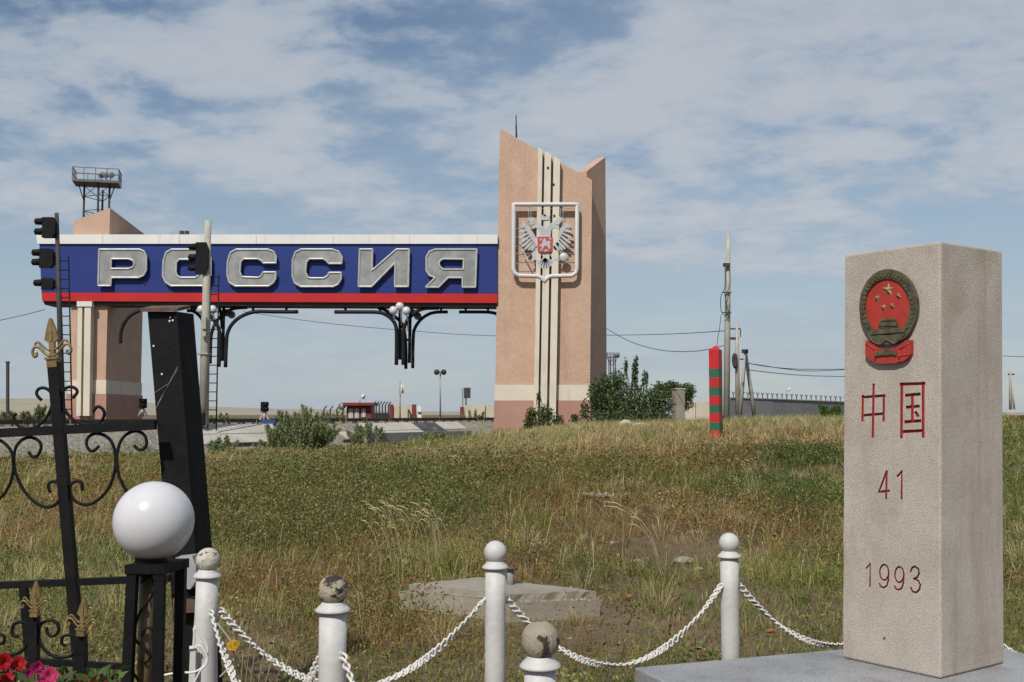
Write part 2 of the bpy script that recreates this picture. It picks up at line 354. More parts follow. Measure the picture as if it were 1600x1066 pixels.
def blades_geo(P, h, w, lean, col, tipcol=None, r=rng, lean_ang=None):
    n = len(P); a = r.uniform(0, 2*PI, n) if lean_ang is None else lean_ang
    ld = np.stack([np.cos(a), np.sin(a), np.zeros(n)], 1); sa = r.uniform(0, PI, n); side = np.stack([np.cos(sa), np.sin(sa)*.6, np.zeros(n)], 1)
    h = h.reshape(-1, 1); w = w.reshape(-1, 1); lean = lean.reshape(-1, 1); upv = np.array([[0, 0, 1.]])
    mid = P+upv*h*.58+ld*h*lean*.32; tip = P+upv*h*(1-.35*lean)+ld*h*lean
    V = np.stack([P-side*w/2, P+side*w/2, mid-side*w*.42, mid+side*w*.42, tip], 1).reshape(-1, 3)
    b = np.arange(n)*5; T = np.stack([b, b+1, b+3, b, b+3, b+2, b+2, b+3, b+4], 1).reshape(-1, 3)
    c = np.repeat(col[:, None, :], 5, 1)
    if tipcol is not None: c[:, 4] = tipcol
    return V, T, c.reshape(-1, 3)
def cat_geo(gs):
    Vs, Ts, Cs = [], [], []; o = 0
    for V, T, c in gs: Vs.append(V); Ts.append(T+o); Cs.append(c); o += len(V)
    return np.concatenate(Vs), np.concatenate(Ts), np.concatenate(Cs)
# ================================================================== SETTING
def soil_mat():
    m = pmat('dry_soil', (.125, .083, .046, 1), (.10, .075, .036, 1), .5, .95, .6, 14, fine=.3, fscale=22, c3=(.17, .115, .07, 1), s3=.35, t3=(.5, .7)); return m
M['soil'] = soil_mat()
def build_ground():
    ys = np.concatenate([np.linspace(-40, 3, 8), np.arange(4, 45, .45), np.arange(45, 100, 2.0), np.geomspace(102, 5200, 34)])
    xs = np.concatenate([-np.geomspace(4200, 46, 24), np.arange(-45, -20, 1.5), np.arange(-20, 20.1, .45), np.arange(21, 46, 1.5), np.geomspace(47, 4200, 24)])
    X, Y = np.meshgrid(xs, ys); Z = terr(X, Y); ny, nx = X.shape
    V = np.stack([X, Y, Z], -1).reshape(-1, 3); i = np.arange(ny*nx).reshape(ny, nx)
    q = np.stack([i[:-1, :-1], i[:-1, 1:], i[1:, 1:], i[1:, :-1]], -1).reshape(-1, 4)
    me = bpy.data.meshes.new('ground'); me.from_pydata(V.tolist(), [], q.tolist()); me.materials.append(M['soil'])
    me.polygons.foreach_set('use_smooth', [True]*len(q)); o = bpy.data.objects.new('ground', me); C.objects.link(o); tag(o, kind='structure')
build_ground()
def build_hills():
    xs = np.linspace(-2600, 2200, 120); prof = 38*np.exp(-((xs+1900)/700)**2)+24*np.exp(-((xs+1050)/330)**2)+9*np.exp(-((xs+500)/500)**2)+4*fbm(xs/160, xs*0, 5)+6*np.exp(-((xs-1500)/500)**2)
    b = MB(); rows = []
    for k, (yy, f) in enumerate(((1900, 0), (2150, .55), (2500, 1), (3100, .6), (3800, 0))):
        rows.append([(x*(yy/2500), yy, -1+(p+2.2)*f) for x, p in zip(xs, prof)])
    n = len(xs); vs = [v for r in rows for v in r]
    b.add(vs, [(r*n+i, r*n+i+1, (r+1)*n+i+1, (r+1)*n+i) for r in range(4) for i in range(n-1)], True)
    o = b.build('hills', 'hill', fix=False); tag(o, kind='structure')
build_hills()
def build_embankment():
    b = MB(); S = np.arange(-46, 150, 1.2); vs = []
    ts = [-.6, 0, .5, 1.0, 1.5, 2.0, 2.3, 4, 7, 11.5, 13.5, 14.5]
    for s in S:
        for t in ts:
            z = float(np.interp(t, EPT, EPZ))+ (.07*(random.random()-.5) if -.5 < t < 3 else 0); p = SP3(s, t+.12*(random.random()-.5), z); vs.append(p)
    n = len(ts); b.add(vs, [(i*n+j, (i+1)*n+j, (i+1)*n+j+1, i*n+j+1) for i in range(len(S)-1) for j in range(n-1)], True)
    tag(b.build('railway_embankment', 'gravel', fix=False), kind='structure')
build_embankment()
def build_track():
    t = thing('railway_track', 'dark steel railway rails on top of the gravel embankment under the gate', 'railway track', SP3(10, 4, 1.15))
    sl = MB().box((0, 0, 0), (2.5, .24, .16)); me = None; rz = math.atan2(SD.y, SD.x)-PI/2
    for i in range(56):
        s = -8+i*.9; p = SP3(s, 4.0, 1.165)
        if me is None:
            o = sl.build('sleeper', 'sleeper', t); me = o.data
            # mesh made round the thing's origin: recentre
            c = sum((v.co for v in me.vertices), Vector())/8
            for v in me.vertices: v.co -= c
        else: o = bpy.data.objects.new('sleeper', me); C.objects.link(o); o.parent = t
        o.location = p-ORG[t.name]; o.rotation_euler = (0, 0, rz)
    for dt in (-.76, .76):
        b = MB(); z0 = 1.235
        for (hw, za, zb) in ((.07, 0, .02), (.012, .02, .13), (.036, .13, .175)):
            a = SP3(-46, 4+dt, z0); e = SP3(150, 4+dt, z0); w = Vector((TD.x, TD.y, 0))*hw; k = Vector((0, 0, 1))
            b.hexa([a-w+k*za, a+w+k*za, e+w+k*za, e-w+k*za, a-w+k*zb, a+w+k*zb, e+w+k*zb, e-w+k*zb])
        b.build('rail', 'rail', t, fix=False)
build_track()
def build_paving():
    t = thing('slope_paving', None, None, SP3(12, 1, .6)); t['kind'] = 'structure'
    nx = Vector((0, 0, 1)).cross(Vector((SD.x, SD.y, 0)))
    def panel(s0, s1, t0, t1, mat='concpale', lift=.06):
        z = lambda q: float(np.interp(q, EPT, EPZ))+lift; th = .14; dz = random.uniform(-.012, .02)
        P = [SP3(s0, t0, z(t0)+dz), SP3(s1, t0, z(t0)+dz), SP3(s1, t1, z(t1)+dz), SP3(s0, t1, z(t1)+dz)]; D = Vector((0, 0, -th))
        MB().hexa([p+D for p in P]+P).build('paving_slab', mat, t)
    rows = [(.62, 1.28), (1.31, 2.0)]
    for (a, b_) in ((9.0, 15.6), (18.8, 30.2)):
        n = round((b_-a)/2.1); w = (b_-a)/n
        for i in range(n):
            for j, (t0, t1) in enumerate(rows):
                s0 = a+i*w; dark = a > 15 and i == n-2
                if a > 15 and i == 0 and j == 1: continue
                if s0 > 27 and j == 0: continue
                panel(s0+.02, s0+w-.02, t0, t1, 'bitumen_and_shade' if dark else 'concpale')
    # gutter: upright face coloured dark for the recess shade below the paving, then a pale concrete channel wall
    z0 = float(np.interp(.6, EPT, EPZ))
    for (a, b_, m_, h, tt) in ((9.6, 15.4, 'bitumen_and_shade', .42, .5), (18.2, 22.3, 'bitumen_and_shade', .40, .5)):
        MB().bar(SP3(a, tt, z0-.12), SP3(b_, tt, z0-.12), .10, h).build('gutter_shade_face', m_, t)
    for k in range(4):
        a = 18.8+k*2.3
        MB().bar(SP3(a, -.35, .40), SP3(a+2.26, -.35, .40), .16, .62).build('gutter_wall', M['conc_grey'], t)
M['conc_grey'] = pmat('grey_concrete', (.25, .25, .245, 1), (.19, .19, .185, 1), 1.2, .9, .2, 14, fine=.1, fscale=20)
build_paving()

# ================================================================== BORDER GATE
D0 = 65.0
gate = thing('border_gate', 'monumental border gate with blue lettered beam between mosaic towers over the railway', 'gate', U(500, 668, D0))
def quadprism(pts_px, d, depth): return [U(px, py, d) for px, py in pts_px], Vector((0, depth, 0))
def build_beam():
    bd = 64.6
    o, dv = quadprism([(61.5, 381), (777, 381), (777, 459), (64.8, 457)], bd, 1.9)
    beam = MB().prism(o, dv).build('beam', 'blue', gate)
    o, dv = quadprism([(56.5, 366.5), (777.5, 366.5), (777.5, 381), (58, 381)], bd-.12, 2.15); fa = MB().prism(o, dv).build('fascia', 'white', beam)
    for px in (160, 280, 400, 520, 640, 745):   # sheet joints of the white fascia
        MB().bar(U(px, 367.3, bd-.135), U(px, 380.6, bd-.135), .03, .012, (0, 1, 0)).build('fascia_joint', 'cream', beam)
    o, dv = quadprism([(64.8, 457.2), (777, 459.2), (777, 473.5), (65.8, 470.5)], bd-.03, 1.96); MB().prism(o, dv).build('red_stripe', 'red', beam)
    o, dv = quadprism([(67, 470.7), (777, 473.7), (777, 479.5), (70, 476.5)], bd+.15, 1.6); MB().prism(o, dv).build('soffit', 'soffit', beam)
    b = MB()
    for px in (284, 292): b.box(U(px, 364.5, bd+.3), (.22, .22, .26)); b.bar(U(px-1, 367, bd+.3), U(px-1, 363, bd+.3), .05)
    b.build('roof_lamp', 'mast', beam)
    return bd
BD = build_beam()
def build_letters():
    za = lambda x, y: (130+x/4.848, 370+y/4.848); zb = lambda x, y: (440+x/4.706, 370+y/4.706)
    LT = [(za, [(122, 97), (430, 97), (462, 112), (479, 150), (478, 255), (458, 294), (420, 310), (212, 310), (208, 372), (115, 372)], [(212, 168), (345, 168), (378, 180), (388, 205), (376, 232), (345, 243), (210, 243)]),
          (za, [(608, 185), (628, 120), (670, 97), (900, 97), (945, 117), (968, 165), (966, 300), (945, 350), (905, 372), (665, 372), (625, 345), (604, 300)], [(705, 197), (727, 172), (860, 172), (885, 197), (885, 275), (865, 302), (848, 310), (735, 310), (712, 295), (703, 270)]),
          (za, [(1095, 190), (1115, 122), (1160, 97), (1400, 97), (1442, 113), (1460, 150), (1460, 200), (1365, 200), (1350, 180), (1320, 168), (1215, 168), (1193, 192), (1187, 270), (1203, 305), (1328, 310), (1347, 298), (1365, 270), (1458, 270), (1458, 318), (1440, 350), (1405, 374), (1150, 374), (1107, 345), (1092, 290)], None),
          (zb, [(82, 170), (102, 115), (145, 93), (372, 93), (420, 110), (443, 150), (443, 198), (348, 198), (327, 175), (305, 163), (205, 163), (182, 190), (176, 262), (195, 300), (215, 305), (310, 305), (338, 288), (350, 265), (438, 265), (438, 310), (415, 350), (380, 367), (140, 367), (97, 340), (80, 290)], None),
          (zb, [(575, 93), (668, 93), (665, 250), (845, 93), (938, 93), (931, 367), (833, 367), (836, 190), (662, 367), (566, 367)], None),
          (zb, [(1435, 93), (1425, 371), (1330, 371), (1331, 301), (1225, 301), (1155, 371), (1060, 371), (1130, 301), (1087, 285), (1065, 250), (1064, 150), (1087, 110), (1130, 93)], [(1340, 165), (1336, 240), (1186, 240), (1162, 217), (1156, 196), (1166, 175), (1190, 163)])]
    for f, o, h in LT:
        d = BD-.26
        loop = lambda l: [U(*f(x, y), d) for x, y in l]
        lo = loop(o); lh = loop(h) if h else None
        L_ = MB().prism(lo, (0, .16, 0), [lh] if lh else ()).build('letter', 'zinc', gate)
        r = MB()
        for l in ([lo, lh] if lh else [lo]):
            r.tube(cornered([p+Vector((0, -.01, 0)) for p in l], .05), .06, 6, True, smooth=False)
        r.build('rim', 'zincrim', L_)
        b = MB(); cx = sum((p for p in lo), Vector())/len(lo); xs = sorted(p.x for p in lo); zs = sorted(p.z for p in lo)
        for fx in (.06, .94):
            for fz in (.08, .92): 
                p = Vector((xs[0]+(xs[-1]-xs[0])*(fx if fz < .5 or fx < .5 else .85), d+.15, zs[0]+(zs[-1]-zs[0])*fz)); b.bar(p, p+Vector((0, .08, 0)), .06)
        b.build('bracket', 'mast', L_)
build_letters()
def build_tower():
    d = 64.75; th = 1.1
    # front slab with its slanted top: mosaic part, pale band, pink plinth (butted)
    L_ = lambda y: 772.5+(670-y)*8.5/470; R_ = lambda y: 922.0+(600-y)*3.0/330
    o = [U(L_(601), 601, d), U(R_(601), 601, d), U(925, 281, d), U(838, 233.5, d), U(781, 200.5, d)]
    tw = MB().prism(o, (0, th, 0)).build('tower', 'tile', gate)
    o = [U(L_(626)-.6, 626, d-.06), U(R_(626)+.6, 626, d-.06), U(R_(601)+.6, 601.2, d-.06), U(L_(601)-.6, 601.2, d-.06)]; MB().prism(o, (0, th+.1, 0)).build('band', 'cream', tw)
    o = [U(L_(690)-1, 690, d-.1), U(R_(690)+1, 690, d-.1), U(R_(626)+1, 626.2, d-.1), U(L_(626)-1, 626.2, d-.1)]; MB().prism(o, (0, th+.16, 0)).build('plinth', 'pink', tw)
    # wing running back to the right with its top rising backwards
    def wing(px0, d0, px1, d1, top0, top1, thick):
        lo = .5; a0 = U(px0, 600, d0); a1 = U(px1, 600, d1); t0 = U(px0, top0, d0).z; t1 = U(px1, top1, d1).z
        dirv = Vector((a1.x-a0.x, d1-d0, 0)).normalized(); nr = Vector((-dirv.y, dirv.x, 0))*thick
        zs = lambda y, dd: U(800, y, dd).z
        for nm, mt, za, zb, off in (('wing', 'tile', zs(601, d), None, 0), ('wing_band', 'cream', zs(626, d), zs(601.2, d), -.05), ('wing_plinth', 'pink', lo, zs(626.2, d), -.08)):
            e = Vector((nr.x, nr.y, 0)).normalized()*off
            p = [Vector((a0.x, a0.y, 0))+e, Vector((a1.x, a1.y, 0))+e, Vector((a1.x, a1.y, 0))+nr-e, Vector((a0.x, a0.y, 0))+nr-e]
            tz = (t0, t1, t1, t0) if zb is None else (zb,)*4
            MB().hexa([Vector((q.x, q.y, za)) for q in p]+[Vector((q.x, q.y, z_)) for q, z_ in zip(p, tz)]).build(nm, mt, tw)
    wing(918, d+th, 948, d+th+2.3, 268, 245.5, .6)
    # body behind the slab (closes the tower)
    q = [U(800, 660, d+th), U(905, 660, d+th)]
    MB().hexa([Vector((x, y, .5)) for x, y in ((q[0].x, d+th), (q[1].x, d+th), (q[1].x, d+3.4), (q[0].x, d+3.4))]+[Vector((x, y, z_)) for x, y, z_ in ((q[0].x, d+th, 15.2), (q[1].x, d+th, 12.5), (q[1].x, d+3.4, 13), (q[0].x, d+3.4, 15.2))]).build('tower_core', 'tile', tw)
    # three cream ribs
    for x0, x1 in ((837.6, 844.6), (848.0, 858.2), (862.0, 872.4)):
        s = -6.0/360
        f = lambda x, y: U(x-(y-330)*8/470+1.5, y, d-.5)
        yt = 200.5+(x0-781)*.56-2.2; yt2 = 200.5+(x1-781)*.56-2.2
        o = [f(x0, 688), f(x1, 688), f(x1, yt2), f(x0, yt)]; MB().prism(o, (0, .5+.3, 0)).build('rib', 'cream', tw)
    # lightning rod
    MB().tube([U(807, 215, d+.5), U(806.5, 197, d+.5)], .06, 6).tube([U(806.5, 197, d+.5), U(806.3, 180, d+.5)], .04, 6).build('lightning_rod', 'mast', tw)
    b = MB()
    for px, py in ((858, 252), (867, 278), (838, 327), (853, 327), (868, 327)): b.lathe([(.07, 0), (.07, .05)], U(px-2, py+10, d-.55), (0, 1, 0), 8)
    b.build('bolt', 'mast', tw)
build_tower()
def build_arms():
    d = 64.75-.46
    z = lambda x, y, dd=0: U(780+x/6.66, 300+y/6.66, d-dd)
    root = part_empty('coat_of_arms', gate); tag(root, 'silver double-headed eagle in a white shield frame on the tower')
    fr = [(150, 130), (812, 130), (808, 800), (795, 845), (755, 872), (540, 877), (500, 893), (470, 930), (440, 893), (400, 877), (205, 872), (165, 848), (148, 805)]
    path = [z(*p) for p in fr]
    b = MB(); n = len(path)
    b.tube(cornered(path, .1), .13, 10, True)
    b.build('shield_frame', 'shield_frame', root)
    b = MB()
    for y in (175, 380, 470, 565, 645, 742): b.tube([z(158, y, -.05), z(800, y, -.05)], .014, 5)
    for x in (305, 330, 640, 665): b.tube([z(x, 140, -.05), z(x, 320 if x in (305, 665) else 330, -.05)], .014, 5)
    for x, y in ((160, 200), (800, 200), (160, 700), (800, 700)): b.bar(z(x, y), z(x, y)+Vector((0, .46, 0)), .05)
    b.build('support_wire', 'silver', root)
    T = (0, .1, 0)
    # wings: seven long feathers each, on a shoulder
    for sgn in (-1, 1):
        X = lambda x: 478+sgn*(478-x)*1.0 if sgn < 0 else 478+(478-x)
        mir = (lambda x: x) if sgn < 0 else (lambda x: 958-x)
        wing = MB().prism([z(mir(x), y) for x, y in ((402, 575), (394, 500), (364, 440), (320, 375), (270, 322), (232, 292), (238, 330), (275, 392), (315, 455), (350, 508), (385, 560))], T).build('wing', 'silver', root)
        tips = [(212, 350), (203, 415), (205, 478), (212, 535), (235, 572), (268, 595), (300, 608), (332, 612), (362, 605)]
        roots = [(262, 360), (280, 400), (298, 430), (316, 458), (334, 485), (350, 510), (364, 530), (378, 550), (390, 565)]
        for (tx, ty), (rx, ry) in zip(tips, roots):
            p = Vector((rx, ry, 0)); q = Vector((tx, ty, 0)); dv = (q-p); L_ = dv.length; dv.normalize(); s_ = Vector((-dv.y, dv.x, 0))
            pts = [p+s_*9, p+dv*L_*.6+s_*13, p+dv*L_*.92+s_*11, q, p+dv*L_*.92-s_*11, p+dv*L_*.6-s_*13, p-s_*9]
            lf = .04+.05*(tips.index((tx, ty)) % 2)
            MB().prism([z(mir(v.x), v.y, lf) for v in pts], (0, .07, 0)).build('feather', 'silver', root)
        # head, crown and neck
        MB().prism([z(mir(x), y, .06) for x, y in ((478, 470), (425, 470), (418, 430), (415, 395), (385, 372), (350, 382), (328, 388), (352, 360), (340, 345), (372, 325), (368, 300), (400, 310), (425, 330), (448, 355), (478, 372))], T).build('eagle_head', 'silver', root)
        MB().prism([z(mir(x), y, .09) for x, y in ((322, 322), (296, 288), (305, 262), (322, 270), (331, 252), (341, 270), (360, 264), (366, 294), (352, 318), (372, 330), (340, 345))], (0, .06, 0)).build('crown', 'silver', root)
        # leg, claw
        MB().prism([z(mir(x), y, .02) for x, y in ((425, 612), (385, 596), (352, 622), (338, 655), (352, 705), (402, 700), (425, 660))], T).build('leg', 'silver', root)
        MB().prism([z(mir(x), y, .05) for x, y in ((372, 690), (345, 690), (325, 712), (345, 715), (372, 708), (400, 712))], (0, .06, 0)).build('claw', 'silver', root)
    MB().prism([z(x, y, .0) for x, y in ((418, 465), (540, 465), (562, 540), (556, 600), (525, 650), (500, 670), (478, 690), (456, 670), (430, 650), (402, 600), (396, 540))], T).build('body', 'silver', root)
    MB().prism([z(x, y, .09) for x, y in ((440, 292), (434, 252), (452, 238), (468, 246), (471, 224), (478, 210), (487, 224), (490, 246), (508, 236), (526, 250), (518, 292))], (0, .07, 0)).build('crown', 'silver', root)
    # tail feathers
    for a in (-62, -38, -18, 0, 18, 38, 62):
        r = math.radians(a); c = Vector((478, 690)); dv = Vector((math.sin(r), math.cos(r))); s_ = Vector((dv.y, -dv.x)); L_ = 118-abs(a)*.35
        pts = [c+s_*7, c+dv*L_*.55+s_*15, c+dv*L_*.85+s_*20, c+dv*L_, c+dv*L_*.85-s_*20, c+dv*L_*.55-s_*15, c-s_*7]
        MB().prism([z(v.x, v.y, .05) for v in pts], (0, .06, 0)).build('tail_feather', 'silver', root)
    # sceptre and orb
    MB().bar(z(240, 600, .06), z(318, 740, .06), .07).build('sceptre', 'silver', root)
    MB().ball(z(672, 680, .06), .28, 14, 8, (1, .35, 1)).bar(z(630, 618, .06), z(660, 650, .06), .06).build('orb', 'silver', root)
    # breast shield with the pale rider
    MB().prism([z(x, y, .14) for x, y in ((398, 466), (553, 466), (551, 605), (540, 622), (475, 632), (412, 622), (400, 605))], (0, .1, 0)).build('breast_shield', 'arms_red', root)
    MB().prism([z(x, y, .16) for x, y in ((455, 500), (470, 478), (485, 495), (492, 520), (515, 505), (535, 520), (525, 548), (535, 580), (520, 598), (508, 570), (490, 560), (468, 566), (452, 600), (438, 596), (448, 560), (424, 572), (420, 556), (448, 535))], (0, .02, 0)).build('rider', 'silver', root)
    for pts in ([(420, 490), (440, 482), (446, 500), (428, 512)], [(462, 606), (500, 598), (512, 612), (470, 620)], [(424, 600), (440, 590), (446, 612), (430, 614)], [(518, 476), (540, 480), (538, 498), (524, 496)]):
        MB().prism([z(x, y, .16) for x, y in pts], (0, .02, 0)).build('rider_detail', 'silver', root)
build_arms()
def build_pillar():
    d = 65.0
    # the left pillar: solid, 6.4 m deep, its top rising towards the beam
    zt = lambda px, py, dd: U(px, py, dd).z
    def blk(nm, mt, x0, x1, za, ztop, y0, y1, par=None):
        p = [(x0, y0), (x1, y0), (x1, y1), (x0, y1)]
        return MB().hexa([Vector((x, y, za)) for x, y in p]+[Vector((x, y, z_)) for (x, y), z_ in zip(p, ztop)]).build(nm, mt, par or gate)
    x0 = U(109, 560, d).x; x1 = U(166, 560, d).x; y1 = d+6.2
    zb = zt(150, 594, d); zp = zt(150, 615.5, d)
    pl = blk('pillar', 'tile', x0, x1, zb, (zt(112, 345, d), zt(170, 325, d), zt(222, 366, y1), zt(112, 352, y1)), d, y1)
    e = .05; blk('band', 'cream', x0-e, x1+e, zp, (zb-.004,)*4, d-e, y1+e, pl)
    e = .1; blk('plinth', 'pink', x0-e, x1+e, .2, (zp-.004,)*4, d-e, y1+e, pl)
    for a, b_ in ((121.5, 128.5), (132, 142)):
        o = [U(a-2.5, 650, d-.55), U(b_-2.5, 650, d-.55), U(b_, 478.5, d-.55), U(a, 478.5, d-.55)]; MB().prism(o, (0, .6, 0)).build('rib', 'cream', pl)
    o = [U(120, 479, d-.62), U(143.5, 479, d-.62), U(143.5, 471, d-.62), U(120, 471, d-.62)]; MB().prism(o, (0, .5, 0)).build('capital', 'white', pl)
build_pillar()
def build_brackets():
    d = 65.5; r = .10
    def cluster(pipes, joins, globes, dims):
        e = part_empty('hanging_bracket', gate)
        for k, p in enumerate(pipes):
            dd = d+(k % 3)*.5-.5
            MB().tube(smooth_path([U(x, y, dd) for x, y in p], 4), r if k % 3 else r*1.15, 8).build('pipe', 'pipe', e)
        for (a, b_, dd) in joins: MB().bar(U(*a, d), U(*b_, d), .14).build('spacer', 'pipe', e)
        for g in globes: MB().ball(U(*g, d-.8), .26, 14, 9).tube([U(g[0], g[1]+5, d-.8), U(g[0]+2, g[1]+14, d-.6), U(g[0]+3, g[1]+30, d-.2)], .05, 6).build('globe', ['globe'], e)
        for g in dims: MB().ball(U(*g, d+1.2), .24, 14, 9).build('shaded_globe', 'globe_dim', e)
    z4 = lambda x, y: (500+x/4.845, 460+y/4.845); z3 = lambda x, y: (180+x/4.847, 460+y/4.847)
    A = lambda l: [z4(x, y) for x, y in l]; B = lambda l: [z3(x, y) for x, y in l]
    # right-hand cluster
    cluster([A([(110, 134), (300, 134), (430, 136), (490, 150), (545, 190), (575, 245), (580, 330), (578, 535)]),
             A([(440, 104), (490, 118), (560, 165), (615, 215), (640, 290), (650, 400), (650, 565)]),
             A([(968, 134), (880, 136), (820, 152), (760, 195), (718, 258), (706, 330), (702, 560)]),
             A([(900, 104), (800, 106), (740, 125), (690, 165), (655, 210), (632, 280), (630, 400), (630, 535)]),
             A([(606, 110), (606, 300), (606, 495)]), A([(683, 105), (680, 300), (676, 520)])],
            [(z4(580, 305), z4(606, 305), 0), (z4(606, 410), z4(630, 410), 0), (z4(650, 345), z4(678, 345), 0), (z4(678, 435), z4(704, 435), 0),
             (z4(193, 100), z4(193, 132), 0), (z4(455, 100), z4(455, 132), 0), (z4(917, 100), z4(917, 132), 0)],
            [z4(555, 122), z4(604, 90), z4(654, 125)], [z4(700, 140), z4(740, 165)])
    # left-hand cluster
    cluster([B([(1385, 133), (1200, 132), (1060, 132), (960, 165), (890, 220), (852, 290), (842, 370), (835, 553)]),
             B([(1000, 100), (900, 108), (830, 145), (770, 200), (738, 270), (724, 350), (720, 525)]),
             B([(545, 125), (590, 128), (640, 165), (680, 230), (705, 300), (712, 420)]),
             B([(570, 100), (640, 105), (705, 150), (765, 220), (790, 290), (792, 400), (785, 550)]),
             B([(822, 95), (818, 300), (812, 505)]), B([(780, 95), (800, 140), (810, 260)])],
            [(z3(790, 335), z3(840, 335), 0), (z3(1045, 98), z3(1045, 130), 0), (z3(1297, 98), z3(1297, 130), 0), (z3(602, 98), z3(602, 128), 0)],
            [z3(652, 115), z3(738, 115)], [z3(882, 155), z3(845, 140)])
    # the ends by the pillar and by the tower
    e = part_empty('hanging_bracket', gate)
    MB().tube(smooth_path([U(*z3(x, y), 64.3) for x, y in ((330, 118), (250, 116), (180, 125), (110, 165), (62, 230), (42, 300), (40, 370))], 4), .11, 8).build('pipe', 'pipe', e)
    e = part_empty('hanging_bracket', gate)
    MB().tube(smooth_path([U(*z4(x, y), d) for x, y in ((1052, 134), (1200, 134), (1290, 137), (1350, 155), (1400, 200))], 4), .10, 8).build('pipe', 'pipe', e)
    for x in (1103, 1272): MB().bar(U(*z4(x, 98), d), U(*z4(x, 132), d), .14).build('spacer', 'pipe', e)
build_brackets()

# ================================================================== BEHIND THE GATE
def wire(pts, d0, d1, label, r=.02, group='overhead wires'):
    n = len(pts); P = smooth_path([U(p[0], p[1], p[2] if len(p) > 2 else d0+(d1-d0)*i/(n-1)) for i, p in enumerate(pts)], 5)
    tag(MB().tube(P, r, 5).build('overhead_wire', 'wire'), label, 'wire', group)
wire([(380, 487, 78), (500, 504, 76), (640, 517, 74), (775, 525, 73), (950, 524, 71), (1050, 522, 61), (1134, 517, 52)], 75, 52, 'thin overhead wire crossing the sky under the beam to the concrete pole')
wire([(946, 513, 68.5), (950, 515, 68), (985, 534), (1025, 546), (1060, 549.5), (1095, 548), (1132, 540)], 66, 52, 'sagging overhead wire from the tower to the tall concrete pole')
wire([(1166, 567), (1200, 573), (1250, 577), (1324, 577)], 58, 70, 'upper wire running right from the slanted pole pair', .022)
wire([(1166, 567.5), (1190, 571), (1230, 577), (1270, 580), (1324, 577.5)], 57, 70, 'middle sagging wire right of the slanted pole pair', .022)
wire([(1168, 578), (1220, 584), (1270, 587.5), (1324, 588.5)], 57, 70, 'lowest wire running right from the slanted pole pair', .022)
wire([(-20, 505), (30, 494), (70, 484)], 60, 66, 'wire at the left edge rising to the blue beam')
wire([(1560, 555), (1580, 557), (1640, 558)], 90, 90, 'wire right of the granite stele above the far pole', .025)

def flood_mast(name, px, ytop, ybase, d, halfpx, legpx, label, hidden=None):
    b0 = U(px, ybase, d); t = thing(name, label, 'mast', b0)
    k = d/F; zt = U(px, ytop, d).z; hw = halfpx*k; lw = legpx*k; zp = zt-.0
    legs = [(-lw, 0), (lw, 0), (-lw*.3, 2*lw), (lw*.35, -.6*lw)]
    x0 = b0.x
    for dx, dy in legs: MB().bar((x0+dx, d+dy, b0.z), (x0+dx, d+dy, zp), .16).build('leg', 'mast', t)
    b = MB(); z = zp-1.2; i = 0
    pr = ((0, 3), (3, 1), (1, 2), (2, 0))
    while z > b0.z+1 and i < 24:
        for a, c in pr:
            p = Vector((x0+legs[a][0], d+legs[a][1], z)); q = Vector((x0+legs[c][0], d+legs[c][1], z)); b.bar(p, q, .06)
            b.bar(p, q+Vector((0, 0, -1.5)) if i % 2 else q+Vector((0, 0, 1.1)), .045)
        z -= 1.5; i += 1
    b.build('lattice', 'mast', t)['kind'] = 'stuff'
    MB().box((x0, d, zp+.08), (2*hw, hw*1.3, .16), .25).build('platform', 'steelblue', t)
    b = MB(); R = Matrix.Rotation(.25, 3, 'Z'); cs = [R@Vector((sx*hw, sy*hw*.65, 0))+Vector((x0, d, 0)) for sx, sy in ((-1, -1), (1, -1), (1, 1), (-1, 1))]
    rh = hw*.58
    for i in range(4):
        p, q = cs[i], cs[(i+1) % 4]
        for f in (.5, 1): b.bar(p+Vector((0, 0, zp+.16+rh*f)), q+Vector((0, 0, zp+.16+rh*f)), .07)
        for f in (0, .25, .5, .75): c = p.lerp(q, f); b.bar(c+Vector((0, 0, zp+.16)), c+Vector((0, 0, zp+.16+rh)), .06)
    b.build('railing', 'steelblue', t)
    b = MB()
    for sx in (-1, 1): b.bar((x0+sx*lw, d, zp-1.1*hw*.7), (x0+sx*hw*.85, d, zp), .08)
    b.build('strut', 'mast', t)
    for fx in (.35, .55, .78):
        c = Vector((x0+hw*fx, d-hw*.4, zp+.16+rh*.55)); MB().lathe([(.08, 0), (.3, .12), (.32, .3), (.28, .32)], c, (.5, -1, -.35), 12).bar(c, c-Vector((0, 0, rh*.5)), .06).build('floodlight', 'zinc', t)
flood_mast('floodlight_mast', 142, 289, 655, 110, 34, 20, 'steel floodlight mast with railed platform rising behind the left pillar')
flood_mast('floodlight_mast', 957, 559, 660, 190, 10, 5, 'small far floodlight mast just right of the tall tower')

